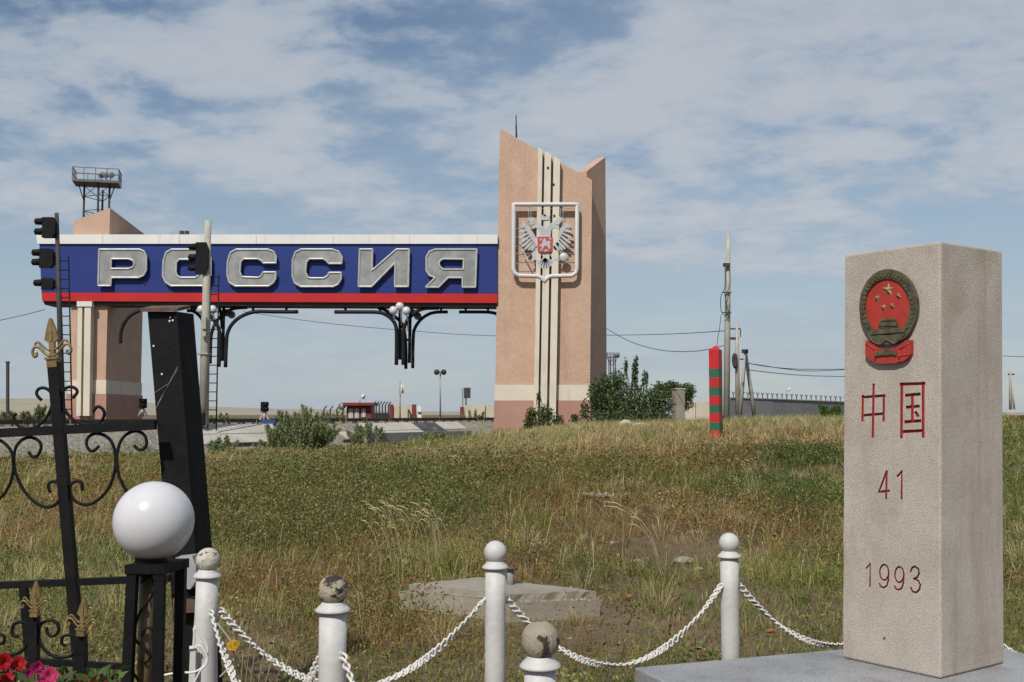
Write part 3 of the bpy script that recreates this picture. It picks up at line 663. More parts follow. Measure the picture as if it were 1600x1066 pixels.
def signal(name, x_top, y_top, x_base, d, heads, label, lad_px, lad_y, mat='concpole', r=.13, base_y=662):
    p1 = U(x_top, y_top, d); p0 = U(x_base, base_y, d); t = thing(name, label, 'railway signal', p0)
    MB().tube([p0, p0.lerp(p1, .5), p1], [r*1.25, r*1.05, r*.8], 10).build('mast', mat, t)
    for hx, hy, n, hw, hh in heads:
        c = U(hx, hy, d-.1); k = d/F; w = hw*k; h = hh*k
        hd = MB().box(c, (w*.62, .28, h), 0).prism([c+Vector((w*.31, -.14, -h/2)), c+Vector((w*.45, -.14, -h*.3)), c+Vector((w*.45, -.14, h*.3)), c+Vector((w*.31, -.14, h/2))], (0, .28, 0)).build('signal_head', 'sigblk', t)
        for i in range(n):
            z = c.z+h*(.5-(i+.45)/n); a = Vector((c.x-w*.25, c.y, z))
            MB().lathe([(.13, 0), (.15, .05), (.13, .35), (.02, .40)], a+Vector((0, 0, .03)), (-1, -.25, -.05), 12).build('visor', 'sigblk', hd)
        MB().bar(c+Vector((w*.3, .05, -h*.3)), Vector((p0.lerp(p1, (c.z-h*.3-p0.z)/(p1.z-p0.z)).x, d, c.z-h*.3)), .08).build('head_bracket', 'mast', hd)
    la = MB(); zt = U(lad_px, lad_y, d).z; xt = U(lad_px, lad_y, d).x; xb = U(lad_px+(x_base-x_top)*.6, base_y, d).x
    fx = lambda z: xb+(xt-xb)*(z-p0.z)/(zt-p0.z)
    for o in (0, .36): la.tube([(fx(p0.z)+o, d+.1, p0.z-.3), (fx(zt)+o, d+.1, zt)], .03, 6)
    z = p0.z+.2
    while z < zt: la.tube([(fx(z), d+.1, z), (fx(z)+.36, d+.1, z)], .022, 5); z += .38
    la.build('ladder', 'sigblk', t)
    return t
signal('railway_signal', 88.5, 333, 98, 44, [(76, 356, 2, 27, 32), (72, 404, 2, 28, 30), (74, 444, 1, 24, 18)], 'tall dark signal mast with three black heads before the beam left end', 92, 400, 'mast', .10)
sg = signal('railway_signal', 325, 345, 318, 46, [(315, 404, 3, 26, 50)], 'pale concrete signal mast with one black three-lamp head before the lettering', 328, 430, 'concpole', .17)
b = MB(); b.box(U(319, 505, 45.7), (.2, .2, .5)).box(U(319, 522, 45.7), (.16, .16, .22)).box(U(318, 553, 46), (.5, .5, .06)); b.build('junction_box', 'concpole', sg)
MB().box(U(311, 655, 45.8), (.5, .4, .5)).build('relay_box', 'sigblk', sg)
def dwarf(px, py, d, label, ypx=0):
    p = U(px, py, d); t = thing('dwarf_signal', label, 'railway signal', p)
    MB().tube([p, p+Vector((0, 0, .38))], .07, 8).bar(p+Vector((-.2, 0, .02)), p+Vector((-.06, 0, .34)), .06).bar(p+Vector((.2, 0, .02)), p+Vector((.06, 0, .34)), .06).build('stand', 'concpole', t)
    hd = MB().box(p+Vector((0, 0, .60)), (.30, .22, .44)).build('signal_head', 'sigblk', t)
    for z in (.72, .50): MB().lathe([(.09, 0), (.1, .04), (.09, .22), (.02, .25)], p+Vector((.02, -.08, z)), (.7, -.7, 0), 10).build('visor', 'sigblk', hd)
    return t
dwarf(223, 651, 50, 'dwarf railway signal by the foot of the left pillar')
ds = dwarf(413, 657, 48, 'dwarf railway signal with a blue box at its foot left of the shrub')
MB().box(U(420, 658.5, 47.6), (.62, .3, .16)).build('cable_box', 'bluep', ds)

def hut():
    d = 86; k = d/F; p = U(562, 662, d); t = thing('guard_hut', 'small red guard hut with pale windows beyond the railway', 'hut', p)
    x0, x1 = U(541.5, 650, d).x, U(580, 650, d).x; z1 = U(560, 633.5, d).z; z0 = p.z-.6
    MB().hexa([Vector(q) for q in ((x0, d, z0), (x1, d, z0), (x1, d+2.2, z0), (x0, d+2.2, z0), (x0, d, z1), (x1, d, z1), (x1, d+2.2, z1), (x0, d+2.2, z1))]).build('wall', 'brickred', t)
    MB().box(((x0+x1)/2, d+1, z1+.1), (x1-x0+.5, 3.2, .22)).build('roof', 'brickred', t)
    for a, b_, y0, y1 in ((544.5, 552, 638.5, 656), (554, 561, 638.5, 656), (565, 571.5, 638.5, 652)):
        q0 = U(a, y1, d-.04); q1 = U(b_, y0, d-.04); c = (q0+q1)/2
        MB().box(c, (q1.x-q0.x, .06, q1.z-q0.z)).build('window', 'glass', t)
        MB().box(c+Vector((0, -.05, 0)), (.05, .04, q1.z-q0.z)).build('mullion', 'lamp_white', t)
    MB().lathe([(.1, 0), (.3, .1), (.3, .25)], U(536, 635, d), (-.6, -1, 0), 10).bar(U(538, 634, d), U(544, 634, d), .08).build('floodlight', 'zinc', t)
hut()
def post_line(name, x0, x1, ytop, ybase, d0, d1, n, label, wall=True):
    p = U((x0+x1)/2, ybase, (d0+d1)/2); t = thing(name, label, 'fence', p)
    for i in range(n):
        f = i/(n-1); d = d0+(d1-d0)*f; a = U(x0+(x1-x0)*f, ybase, d); b_ = U(x0+(x1-x0)*f, ytop, d)
        MB().bar(a, b_, .12).bar(b_, b_+Vector((.25, -.1, .3)), .08).build('post', 'mast', t)
    if wall:
        a = U(x0, ybase, d0); e = U(x1, ybase, d1); zt0 = U(x0, (ytop*.55+ybase*.45), d0).z; zt1 = U(x1, (ytop*.55+ybase*.45), d1).z
        MB().hexa([a, e, e+Vector((0, .12, 0)), a+Vector((0, .12, 0))]+[Vector((a.x, a.y, zt0)), Vector((e.x, e.y, zt1)), Vector((e.x, e.y+.12, zt1)), Vector((a.x, a.y+.12, zt0))]).build('mesh_panel', 'darkwall', t)
post_line('barrier_fence', 583, 607, 633, 660, 92, 100, 6, 'dark barbed fence between the red guard hut and the beige gate')
post_line('barrier_fence', 506, 536, 640, 662, 92, 92, 4, 'short dark fence posts left of the red guard hut', False)
def gate_block(x0, x1, y0, y1, d, posts, label, joints=()):
    p = U((x0+x1)/2, y1, d); t = thing('boundary_wall', label, 'wall', p)
    a, b_ = U(x0, y1+4, d), U(x1, y0, d); c = (a+b_)/2
    MB().box(c, (b_.x-a.x, .25, b_.z-a.z)).build('wall_panel', 'beige', t)
    for px, w, yt in posts:
        q0, q1 = U(px-w/2, y1+4, d-.1), U(px+w/2, yt, d-.1); MB().box((q0+q1)/2, (q1.x-q0.x, .5, q1.z-q0.z)).build('red_post', 'brickred', t)
    for px in joints:
        q0, q1 = U(px-.6, y1+4, d-.2), U(px+.6, y0-.8, d-.2); MB().box((q0+q1)/2, (q1.x-q0.x, .3, q1.z-q0.z)).build('joint_post', 'cream', t)
    return t
gb = gate_block(612, 645, 633, 659, 84, [(611.5, 5.5, 632), (647, 6, 632)], 'beige gate panel between two red posts in the middle distance')
MB().bar(U(638, 640, 83.5), U(646, 656, 83.5), .12).bar(U(638, 640, 83.5), U(638, 659, 83.5), .1).build('barrier_arm', 'mast', gb)
gate_block(726, 776, 633, 660, 82, [(722, 6, 636)], 'beige wall with a red end post left of the tall tower', (757,))
gate_block(1068, 1120, 628, 652, 84, [], 'pale beige wall stub behind the striped border post', (1085,))
def lampost(name, px, ytop, ybase, d, label, kind):
    p0 = U(px, ybase, d); p1 = U(px, ytop, d); k = d/F; t = thing(name, label, 'sign' if kind == 'sign' else 'lamp post', p0)
    MB().tube([p0, p1], [.07, .05], 8).build('pole', 'concpole' if kind == 'sign' else 'zinc', t)
    if kind == 'twin':
        for sx in (-1, 1):
            c = p1+Vector((sx*.22, 0, .05)); MB().lathe([(.06, 0), (.22, .1), (.24, .25), (.1, .3)], c, (sx*.3, -1, -.2), 10).bar(p1, c, .06).build('lamp_head', 'mast', t)
    if kind == 'sign':
        c = U(px+.5, ytop+14, d-.1); MB().lathe([(.36, 0), (.38, .02), (.36, .04)], c, (1, .45, 0), 20).build('round_sign', 'lamp_white', t)
        MB().lathe([(.34, 0), (.36, .02), (.34, .04)], c+Vector((.16, .1, .0)), (1, .3, 0), 20).build('round_sign', 'lamp_white', t)
        MB().box(c+Vector((0, -.06, 0)), (.14, .1, .9)).build('sign_bracket', 'concpole', t)
    if kind == 'single':
        c = p1+Vector((.18, 0, 0)); MB().lathe([(.05, 0), (.2, .1), (.22, .25)], c, (1, -.4, -.3), 10).bar(p1, c, .06).build('lamp_head', 'lamp_white', t)
    if kind == 'camera':
        MB().box(p1+Vector((.1, 0, -.35)), (.5, .3, .8)).build('camera_box', 'mast', t); MB().bar(p1+Vector((-.25, 0, 0)), p1+Vector((-.25, 0, -5)), .1).build('second_pole', 'zinc', t)
lampost('street_lamp', 688, 582, 655, 88, 'slender lamp post with twin lamp heads left of the tower', 'twin')
lampost('road_sign', 625, 594, 662, 80, 'pole with round white signs seen edge-on in front of the beige gate', 'sign')
lampost('street_lamp', 562, 619, 640, 95, 'tiny lamp post standing behind the red guard hut', 'single')
lampost('camera_mast', 728, 607, 640, 83, 'short mast with equipment boxes behind the beige wall end', 'camera')
lampost('street_lamp', 1229, 608, 640, 130, 'far white-headed lamp above the dark barbed wall', 'single')
tb = thing('signal_cabinet', 'white relay cabinet right of the red gate post', 'cabinet', U(656, 658, 84)); c0, c1 = U(652.5, 659, 84), U(659, 634, 84)
MB().box((c0+c1)/2, (c1.x-c0.x, .4, c1.z-c0.z)).build('body', 'lamp_white', tb); MB().box(U(655.5, 645, 83.75), (.24, .05, .12)).build('vent', 'mast', tb)
tag(MB().bar(U(12, 648, 40), U(12, 565, 40), .09, .09).box(U(12, 566, 40), (.12, .12, .06)).build('steel_post', 'mast'), 'thin dark steel post at the far left edge beyond the rails', 'post')
# long grey wall with barbed posts on the right
def long_wall():
    t = thing('perimeter_wall', 'long grey perimeter wall with barbed posts behind the field on the right', 'wall', U(1250, 650, 110))
    xs = [(1140, 622.5, 100), (1205, 624.5, 104), (1270, 627, 110), (1335, 629.5, 118), (1420, 632, 128)]
    for (xa, ya, da), (xb, yb, db) in zip(xs[:-1], xs[1:]):
        a, b_ = U(xa, ya, da), U(xb, yb, db); lo = .4
        MB().hexa([Vector((a.x, a.y, lo)), Vector((b_.x, b_.y, lo)), Vector((b_.x, b_.y+.3, lo)), Vector((a.x, a.y+.3, lo)), a, b_, b_+Vector((0, .3, 0)), a+Vector((0, .3, 0))]).build('wall_panel', 'darkwall', t)
        MB().bar(a+Vector((0, .15, .05)), b_+Vector((0, .15, .05)), .4, .09).build('coping', 'zinc', t)
    me = None
    for i in range(28):
        px = 1146+i*7.6
        for (xa, ya, da), (xb, yb, db) in zip(xs[:-1], xs[1:]):
            if xa <= px < xb: f = (px-xa)/(xb-xa); q = U(px, ya+(yb-ya)*f, da+(db-da)*f)
        MB().bar(q, q+Vector((0, 0, .42)), .07).bar(q+Vector((0, 0, .40)), q+Vector((-.15, -.1, .62)), .055).bar(q+Vector((0, 0, .40)), q+Vector((.15, .1, .62)), .055).build('barbed_post', 'mast', t)
long_wall()
def conc_pole(name, px_t, y_t, px_b, y_b, d, r, label, extra=None):
    p1, p0 = U(px_t, y_t, d), U(px_b, y_b, d); t = thing(name, label, 'utility pole', p0)
    MB().tube([p0, p0.lerp(p1, .6), p1], [r*1.15, r, r*.7], 8, smooth=True).build('pole', 'concpole', t); return t
cp = conc_pole('utility_pole', 1138, 367, 1135, 662, 52, .14, 'tall bare concrete pole with cable loops behind the striped border post')
zz7 = lambda x, y: (1090+x/3.046, 350+y/3.046)
MB().box(U(*zz7(138, 195), 51.8), (.32, .2, .16)).build('clamp', 'mast', cp)
MB().tube(smooth_path([U(*zz7(x, y), 51.7) for x, y in ((130, 200), (130, 300), (112, 340), (110, 400), (122, 430), (145, 425), (128, 330))], 4), .02, 5).build('cable_loop', 'wire', cp)
MB().tube(smooth_path([U(*zz7(x, y), 51.7) for x, y in ((150, 205), (155, 280), (135, 350), (135, 420), (145, 445), (152, 380))], 4), .018, 5).build('cable_loop', 'wire', cp)
MB().tube(smooth_path([U(*zz7(x, y), 51.7) for x, y in ((112, 430), (104, 500), (94, 560), (90, 640))], 4), .016, 5).build('down_cable', 'wire', cp)
MB().box(U(*zz7(140, 326), 51.8), (.42, .06, .05)).box(U(*zz7(140, 422), 51.8), (.42, .06, .05)).build('cable_hook', 'mast', cp)
p2 = conc_pole('utility_pole', 1151, 506, 1153, 648, 64, .125, 'concrete pole with two crossarms and a dark coil right of the tallest pole')
MB().bar(U(1141, 514, 64), U(1157, 514, 64), .08).bar(U(1157, 514, 64), U(1157, 527, 64), .05).bar(U(1140, 529, 64), U(1154, 529, 64), .14).build('crossarm', 'mast', p2)
MB().tube(smooth_path([U(x, y, 63.7) for x, y in ((1149, 553), (1146, 558), (1146, 566), (1149, 575), (1150, 564))], 4, True), .09, 6, True).build('cable_coil', 'mast', p2)
p3 = conc_pole('utility_pole', 1165, 548, 1156, 648, 57, .10, 'pair of pale concrete poles leaning together as an A-frame')
MB().tube([U(1179, 652, 57.4), U(1165, 552, 57.2)], [.12, .09], 8).build('brace_pole', 'concpole', p3)
MB().box(U(1164, 549, 57), (.3, .25, .2)).build('insulator', 'mast', p3); MB().bar(U(1156, 561.5, 57), U(1164, 561.5, 57), .07).build('crossarm', 'mast', p3)
p4 = conc_pole('utility_pole', 1578.5, 577, 1579, 640, 90, .12, 'far pole with crossarm just right of the granite stele')
MB().bar(U(1575, 585, 90), U(1585, 585, 90), .12).build('crossarm', 'mast', p4); MB().tube([U(1585, 640, 90), U(1581, 603, 90)], .07, 6).build('brace_pole', 'concpole', p4)
# ================================================================== MIDDLE GROUND
def border_post():
    d = 27; x = U(1119.5, 690, d).x; z0 = top(x, d)-.25; t = thing('border_post', 'red and green striped square border post with pointed top in the grass', 'post', (x, d, z0))
    w = .255; R = Matrix.Rotation(math.radians(-31), 3, 'Z')
    ring = [R@Vector((sx*w/2, sy*w/2, 0)) for sx, sy in ((-1, -1), (1, -1), (1, 1), (-1, 1))]
    ys = [(547.5, 576.5, 'postred'), (576.5, 590.3, 'postgreen'), (590.3, 605.4, 'postred'), (605.4, 618.5, 'postgreen'), (618.5, 633, 'postred'), (633, 645.5, 'postgreen'), (645.5, 660.2, 'postred'), (660.2, 672.7, 'postgreen'), (672.7, 720, 'postred')]
    for i, (a, b_, m_) in enumerate(ys):
        za = U(1119, a, d).z; zb = max(U(1119, b_, d).z, z0) if i < 8 else z0
        MB().hexa([Vector((x, d, zb))+p for p in ring]+[Vector((x, d, za))+p for p in ring]).build('red_stripe' if 'red' in m_ else 'green_stripe', m_, t)
    za = U(1119, 547.5, d).z; ap = Vector((x, d, U(1119, 540, d).z)); vs = [Vector((x, d, za))+p for p in ring]+[ap]
    MB().add(vs, [(0, 1, 4), (1, 2, 4), (2, 3, 4), (3, 0, 4)]).build('pointed_cap', 'postred', t)
    # plate with the small eagle on the left face
    n = R@Vector((-1, 0, 0)); e = R@Vector((0, -1, 0)); c = Vector((x, d, U(1119, 564.5, d).z))+n*(w/2+.008); up = Vector((0, 0, 1))
    pl = MB().prism([c+e*a*.10+up*b_*.135 for a, b_ in ((-1, -.8), (0, -1.05), (1, -.8), (1, 1), (-1, 1))], n*.008).build('plate', 'lamp_white', t)
    s = [(0, .9), (.25, .65), (.55, .7), (.5, .4), (.9, .55), (.85, -.1), (.45, -.25), (.35, -.5), (.15, -.75), (0, -.9), (-.15, -.75), (-.35, -.5), (-.45, -.25), (-.85, -.1), (-.9, .55), (-.5, .4), (-.55, .7), (-.25, .65)]
    MB().prism([c+n*.009+e*a*.085+up*b_*.115 for a, b_ in s], n*.005).build('plate_eagle', 'mast', pl)
border_post()
def leaf_cols(n, base, var=.35, r=rng):
    k = 1+r.normal(0, var, (n, 1)).clip(-.6, .8); h = r.normal(0, .12, (n, 3)); return np.clip(np.array(base)*k*(1+h), .004, .9)
def bush(name, label, cat, base, blobs, n, L_, cols, stems=True, group=None, up=.3):
    base = Vector(base); t = thing(name, label, cat, base, group); P = []; tot = sum(max(b[3]*b[5], .01) for b in blobs)
    for (px, py, d, rx, ry, rz) in blobs:
        c = U(px, py, d); m_ = max(8, int(n*rx*0+n*max(rx*rz, .01)/sum(b[3]*b[5] for b in blobs)))
        q = unit(rng.normal(size=(m_, 3)))*(rng.random((m_, 1))**.45); q *= 1+.35*(rng.random((m_, 1))-.5)
        pts = np.array(c)+q*np.array([rx, ry, rz]); P.append(pts)
        if stems:
            k = 2
            for j in range(k):
                e = c+Vector((random.uniform(-.4, .4)*rx, random.uniform(-.4, .4)*ry, rz*random.uniform(.3, .8))); b0 = base+Vector((random.uniform(-.2, .2), random.uniform(-.2, .2), -.05))
                if e.z > b0.z+.1: MB().tube(smooth_path([b0, b0.lerp(e, .5)+Vector((random.uniform(-.15, .15), 0, .1)), e], 3), [.03]*3+[.02]*3+[.008], 5).build('stem', 'stem', t)
    P = np.concatenate(P); gz = np.array([top(x_, y_) for x_, y_ in P[:, :2]]) if len(P) < 9000 else np.zeros(len(P)); P[:, 2] = np.maximum(P[:, 2], gz+.03)
    nn = len(P); pick = rng.integers(0, len(cols), nn); cc = np.array(cols)[pick]*np.clip(1+rng.normal(0, .25, (nn, 1)), .4, 1.8)
    V, T, c4 = leaves_geo(P, L_*rng.uniform(.6, 1.3, nn), L_*.62*rng.uniform(.6, 1.2, nn), cc, up=up)
    npmesh('crown', V, T, c4, 'leaf', t, base); return t
GD = [(.06, .095, .03), (.04, .07, .022), (.085, .125, .042), (.11, .14, .06)]
k58 = 58/F
def B(px, py, d, wpx, hpx, dep=None): k = d/F; return (px, py, d, wpx*k, (dep or wpx)*k, hpx*k)
bush('elm_bush', 'large dark green leafy bush right of the tall tower', 'bush', U(985, 668, 58), [B(985, 632, 58, 55, 32), B(945, 630, 58.4, 28, 30), B(1028, 632, 58, 26, 30), B(965, 600, 58, 16, 24), B(992, 590, 58, 6, 33), B(978, 575, 58.2, 4, 16), B(1008, 592, 58, 6, 15), B(994, 566, 58, 3.5, 12), B(945, 600, 58, 8, 18), B(930, 612, 57.6, 12, 22), B(1030, 608, 58.5, 10, 12), B(914, 645, 58, 8, 22), B(898, 656, 58, 8, 10), B(960, 652, 57, 40, 14), B(1010, 652, 57, 36, 14)], 10500, .155, GD)
bush('elm_bush', 'round green bush behind the short concrete post', 'bush', U(1064, 650, 66), [B(1064, 615, 66, 22, 16), B(1050, 602, 66, 12, 8), B(1075, 610, 66, 13, 12), B(1062, 632, 66, 22, 12), B(1040, 612, 66, 12, 14)], 3200, .16, GD)
bush('weed_shrub', 'sparse leafy shrub in front of the tower foot', 'bush', U(845, 684, 60), [B(842, 622, 60, 3.5, 13), B(832, 648, 60, 10, 12), B(852, 650, 60, 14, 18), B(842, 668, 59.5, 26, 14), B(872, 660, 60, 10, 14), B(825, 662, 59.5, 8, 14)], 2200, .16, GD+[(.09, .11, .04)])
AG = [(.19, .235, .10), (.14, .185, .075), (.25, .27, .14)]
def feather_bush(name, label, px, py, d, wpx, hpx, n, cols=AG, lean=.25):
    k = d/F; base = U(px, py, d); base.z = min(base.z, top(base.x, d)+.05); t = thing(name, label, 'bush', base); ztop = U(px, py-hpx, d).z; H = max(ztop-base.z, .2); gs = []
    ns = max(10, n//90)
    for i in range(ns):
        a = random.uniform(0, 2*PI); r = (random.random()**.6)*wpx*k*.55; b0 = Vector((base.x+math.cos(a)*r*.7, d+math.sin(a)*r*.7, top(base.x+math.cos(a)*r*.7, d+math.sin(a)*r*.7)-.05))
        h = H*random.uniform(.55, 1.0)*(1-.45*(r/(wpx*k*.55))**2); e = b0+Vector((math.cos(a)*r*.55+random.uniform(-.1, .1), math.sin(a)*r*.4, h))
        MB().tube([b0, b0.lerp(e, .5)+Vector((0, 0, .04)), e], [.014, .011, .005], 4).build('stem', 'stem', t)
        m_ = 3*n//ns; f = rng.random(m_)**.7; P = np.array(b0)+np.outer(f, np.array(e-b0))+rng.normal(0, .07, (m_, 3))*(1.2-f[:, None]*.7)
        cc = np.array(cols)[rng.integers(0, len(cols), m_)]*np.clip(1+rng.normal(0, .25, (m_, 1)), .4, 1.8)
        gs.append(leaves_geo(P, rng.uniform(.08, .18, m_), rng.uniform(.025, .05, m_), cc, up=1.3))
    V, T, c4 = cat_geo(gs); npmesh('crown', V, T, c4, 'leaf', t, base); return t
feather_bush('wormwood_bush', 'tall feathery green bush on the embankment slope between paving slabs', 470, 690, 47.5, 88, 64, 6500)
feather_bush('wormwood_bush', 'low round green bush on the pale paved slope', 573, 690, 52.5, 50, 36, 2600)
feather_bush('wormwood_bush', 'small green weed clump on the slabs left of the tall bush', 422, 688, 46.3, 24, 24, 500)
feather_bush('wormwood_bush', 'pale weed clump beside the gravel slope by the black gate post', 345, 708, 42, 40, 34, 700)
feather_bush('wormwood_bush', 'green weed clump at the gutter below the dark slab', 675, 700, 54, 26, 24, 600)
feather_bush('wormwood_bush', 'weed clump beyond the rails left of the beige wall', 740, 664, 68, 40, 22, 700)
feather_bush('wormwood_bush', 'green weeds beyond the rails left of the tall feathery bush', 345, 663, 58, 45, 17, 600)
feather_bush('wormwood_bush', 'weeds behind the rails near the dwarf signal', 440, 664, 57, 40, 16, 500)
feather_bush('wormwood_bush', 'weed clump left of the red guard hut', 520, 664, 62, 40, 22, 600)
feather_bush('wormwood_bush', 'grassy weed mound at the far left behind the rails', 45, 660, 43, 75, 34, 1500, [(.13, .15, .06), (.17, .17, .08), (.10, .13, .05)])
feather_bush('wormwood_bush', 'low weeds around the foot of the left pillar', 170, 660, 58, 100, 18, 900, [(.11, .14, .05), (.14, .15, .07)])
feather_bush('wormwood_bush', 'bright green bush on the crest beside the granite stele', 1300, 656, 42, 52, 36, 1200, [(.08, .14, .035), (.06, .11, .028)])
# short concrete post, rubble
t = thing('concrete_post', 'short square concrete post between the two bushes', 'post', U(1060, 662, 60)); c0, c1 = U(1052.5, 664, 60), U(1067.5, 608.5, 60)
MB().box((c0+c1)/2, (c1.x-c0.x, .5, c1.z-c0.z), .3).build('shaft', 'conc', t); MB().box(Vector(((c0.x+c1.x)/2, 60, c1.z+.03)), (c1.x-c0.x+.1, .56, .06), .3).build('top_slab', 'concpale', t)
def rock(name, label, c, s, mat='stone', seed=0, cat='stone', group=None, cuts=2):
    bm = bmesh.new(); bmesh.ops.create_icosphere(bm, subdivisions=cuts, radius=1); rr = random.Random(seed)
    ph = [Vector((rr.uniform(-1, 1), rr.uniform(-1, 1), rr.uniform(-1, 1))).normalized() for _ in range(9)]; lv = [rr.uniform(.55, .9) for _ in ph]
    for v in bm.verts:
        for n, l in zip(ph, lv):
            e = v.co.dot(n)-l
            if e > 0: v.co -= n*e
        v.co = Vector((v.co.x*s[0], v.co.y*s[1], v.co.z*s[2]))*(1+rr.uniform(-.06, .06))
    me = bpy.data.meshes.new(name); bm.to_mesh(me); bm.free(); me.materials.append(M[mat]); o = bpy.data.objects.new(name, me); C.objects.link(o); o.location = c
    return tag(o, label, cat if label else None, group)
for i, (px, py, sx, sz, lb) in enumerate(((975, 670, .42, .30, 'leftmost pale broken concrete lump below the big bush'), (1003, 669, .55, .22, 'long pale rubble lump below the big bush'), (1040, 668, .6, .22, 'flat pale rubble slab near the short concrete post'), (1078, 666, .4, .18, 'rightmost pale rubble lump behind the striped post'))):
    p = U(px, py, 46); p.z = top(p.x, 46)+sz*.6; rock('rubble_block', lb, p, (sx, .35, sz), 'concpale', i+3, 'rubble', 'rubble below the bushes')
def ground_at(px, py):
    r = ray(px, py); lo, hi = 3.0, 62.0; o = Vector((0, 0, EYE)); d = lo
    while d < hi:
        p = o+r*(d/r.y)
        if p.z <= float(terr(p.x, p.y)): return p
        d += .05
    return o+r*(hi/r.y)
ST = [(940, 838, .05, 'small pale stone on bare ground above the manhole slab'), (1085, 835, .10, 'flat pale stone left of the rear white bollard'), (1070, 880, .12, 'broad flat stone low in the grass beside the rear bollard'), (960, 850, .07, 'small round stone on the bare patch'), (995, 880, .08, 'tan stone in the middle of the field'),
      (1090, 892, .07, 'yellowish stone near the rear bollard chain'), (1200, 865, .05, 'tiny stone right of the rear bollard'), (336, 764, .16, 'pale broken stone beside the black gate post'), (322, 756, .10, 'small pale stone right of the black gate post'), (60, 734, .28, 'long pale plank-like stone seen through the fence scrolls'),
      (165, 745, .10, 'small stone seen right of the tall fence bar'), (890, 1000, .03, 'tiny white pebble beside the flaking bollard ball'), (585, 700, .05, 'small pale stone by the gutter')]
for i, (px, py, s, lb) in enumerate(ST):
    p = ground_at(px, py); rock('stone', lb, p+Vector((0, 0, s*.18)), (s, s*.7, s*.42), 'stone', 20+i, 'stone', 'stones in the field')
for i, (px, py, lb) in enumerate(((985, 941, 'orange brick fragment in the grass right of the manhole slab'), (425, 838, 'orange brick fragment in the dark weeds'), (1205, 997, 'rusty brown fragment below the chain near the stele'))):
    p = ground_at(px, py); rock('brick_fragment', lb, p+Vector((0, 0, .05 if i != 1 else .22)), (.045, .03, .022) if i != 1 else (.06, .045, .03), 'brick', 50+i, 'brick', cuts=1)
t = thing('kerb_row', 'short row of broken pale kerb stones across the field', 'kerb', ground_at(945, 781))
for i in range(7):
    p = ground_at(913+i*11.3, 780+(i % 3)-1.0); o = rock('kerb_stone', None, p-ORG[t.name]+Vector((0, 0, .05)), (.075, .06, .06), 'stone', 70+i); o.parent = t
def manhole():
    zt = .205; P = [(-.02, 8.45), (.69, 8.6), (-.31, 9.38), (-.926, 8.98)]
    t = thing('manhole_slab', 'weathered concrete well cover with a short capped stub pipe in the grass', 'concrete slab', (-.1, 8.8, 0))
    MB().hexa([Vector((x, y, -.15)) for x, y in P]+[Vector((x, y, zt-.05)) for x, y in P]).build('base_block', 'conc', t)
    c = (-.14, 8.87); Q = [(c[0]+(x-c[0])*.93+.03, c[1]+(y-c[1])*.93) for x, y in P]
    bm = bmesh.new(); vs = []
    for zz in (zt-.048, zt+.012):
        ring = []
        for i in range(4):
            a, b_ = Vector(Q[i]), Vector(Q[(i+1) % 4])
            for k in range(14):
                p = a.lerp(b_, k/14); j = .005 if i != 0 else .011; ring.append((p.x+random.uniform(-j, j), p.y+random.uniform(-j, j), zz+random.uniform(-.004, .004)))
        vs.append(ring)
    n = len(vs[0]); MB().add(vs[0]+vs[1], [tuple(range(n))[::-1], tuple(range(n, 2*n))]+[(i, (i+1) % n, n+(i+1) % n, n+i) for i in range(n)]).build('cover_plate', 'conc', t)
    # broken aggregate along the right-hand front edge
    for i in range(14):
        f = .10+i*.06+random.uniform(-.02, .02); a = Vector((Q[0][0], Q[0][1], 0)).lerp(Vector((Q[1][0], Q[1][1], 0)), f); o = rock('aggregate', None, a+Vector((0, -.012, zt-.055))-ORG[t.name], (.02+.016*random.random(), .018, .012+.012*random.random()), 'conc', 90+i, cuts=1); o.parent = t
    s0 = U(797.5, 912, 8.95); s1 = U(797.5, 889, 8.95); MB().tube([s0-Vector((0, 0, .05)), s1], .028, 12).build('stub_pipe', 'conc_grey', t)
    MB().lathe([(.058, 0), (.064, .008), (.058, .016)], s1, (.12, 0, 1), 16).build('pipe_cap', 'rust', t)
manhole()

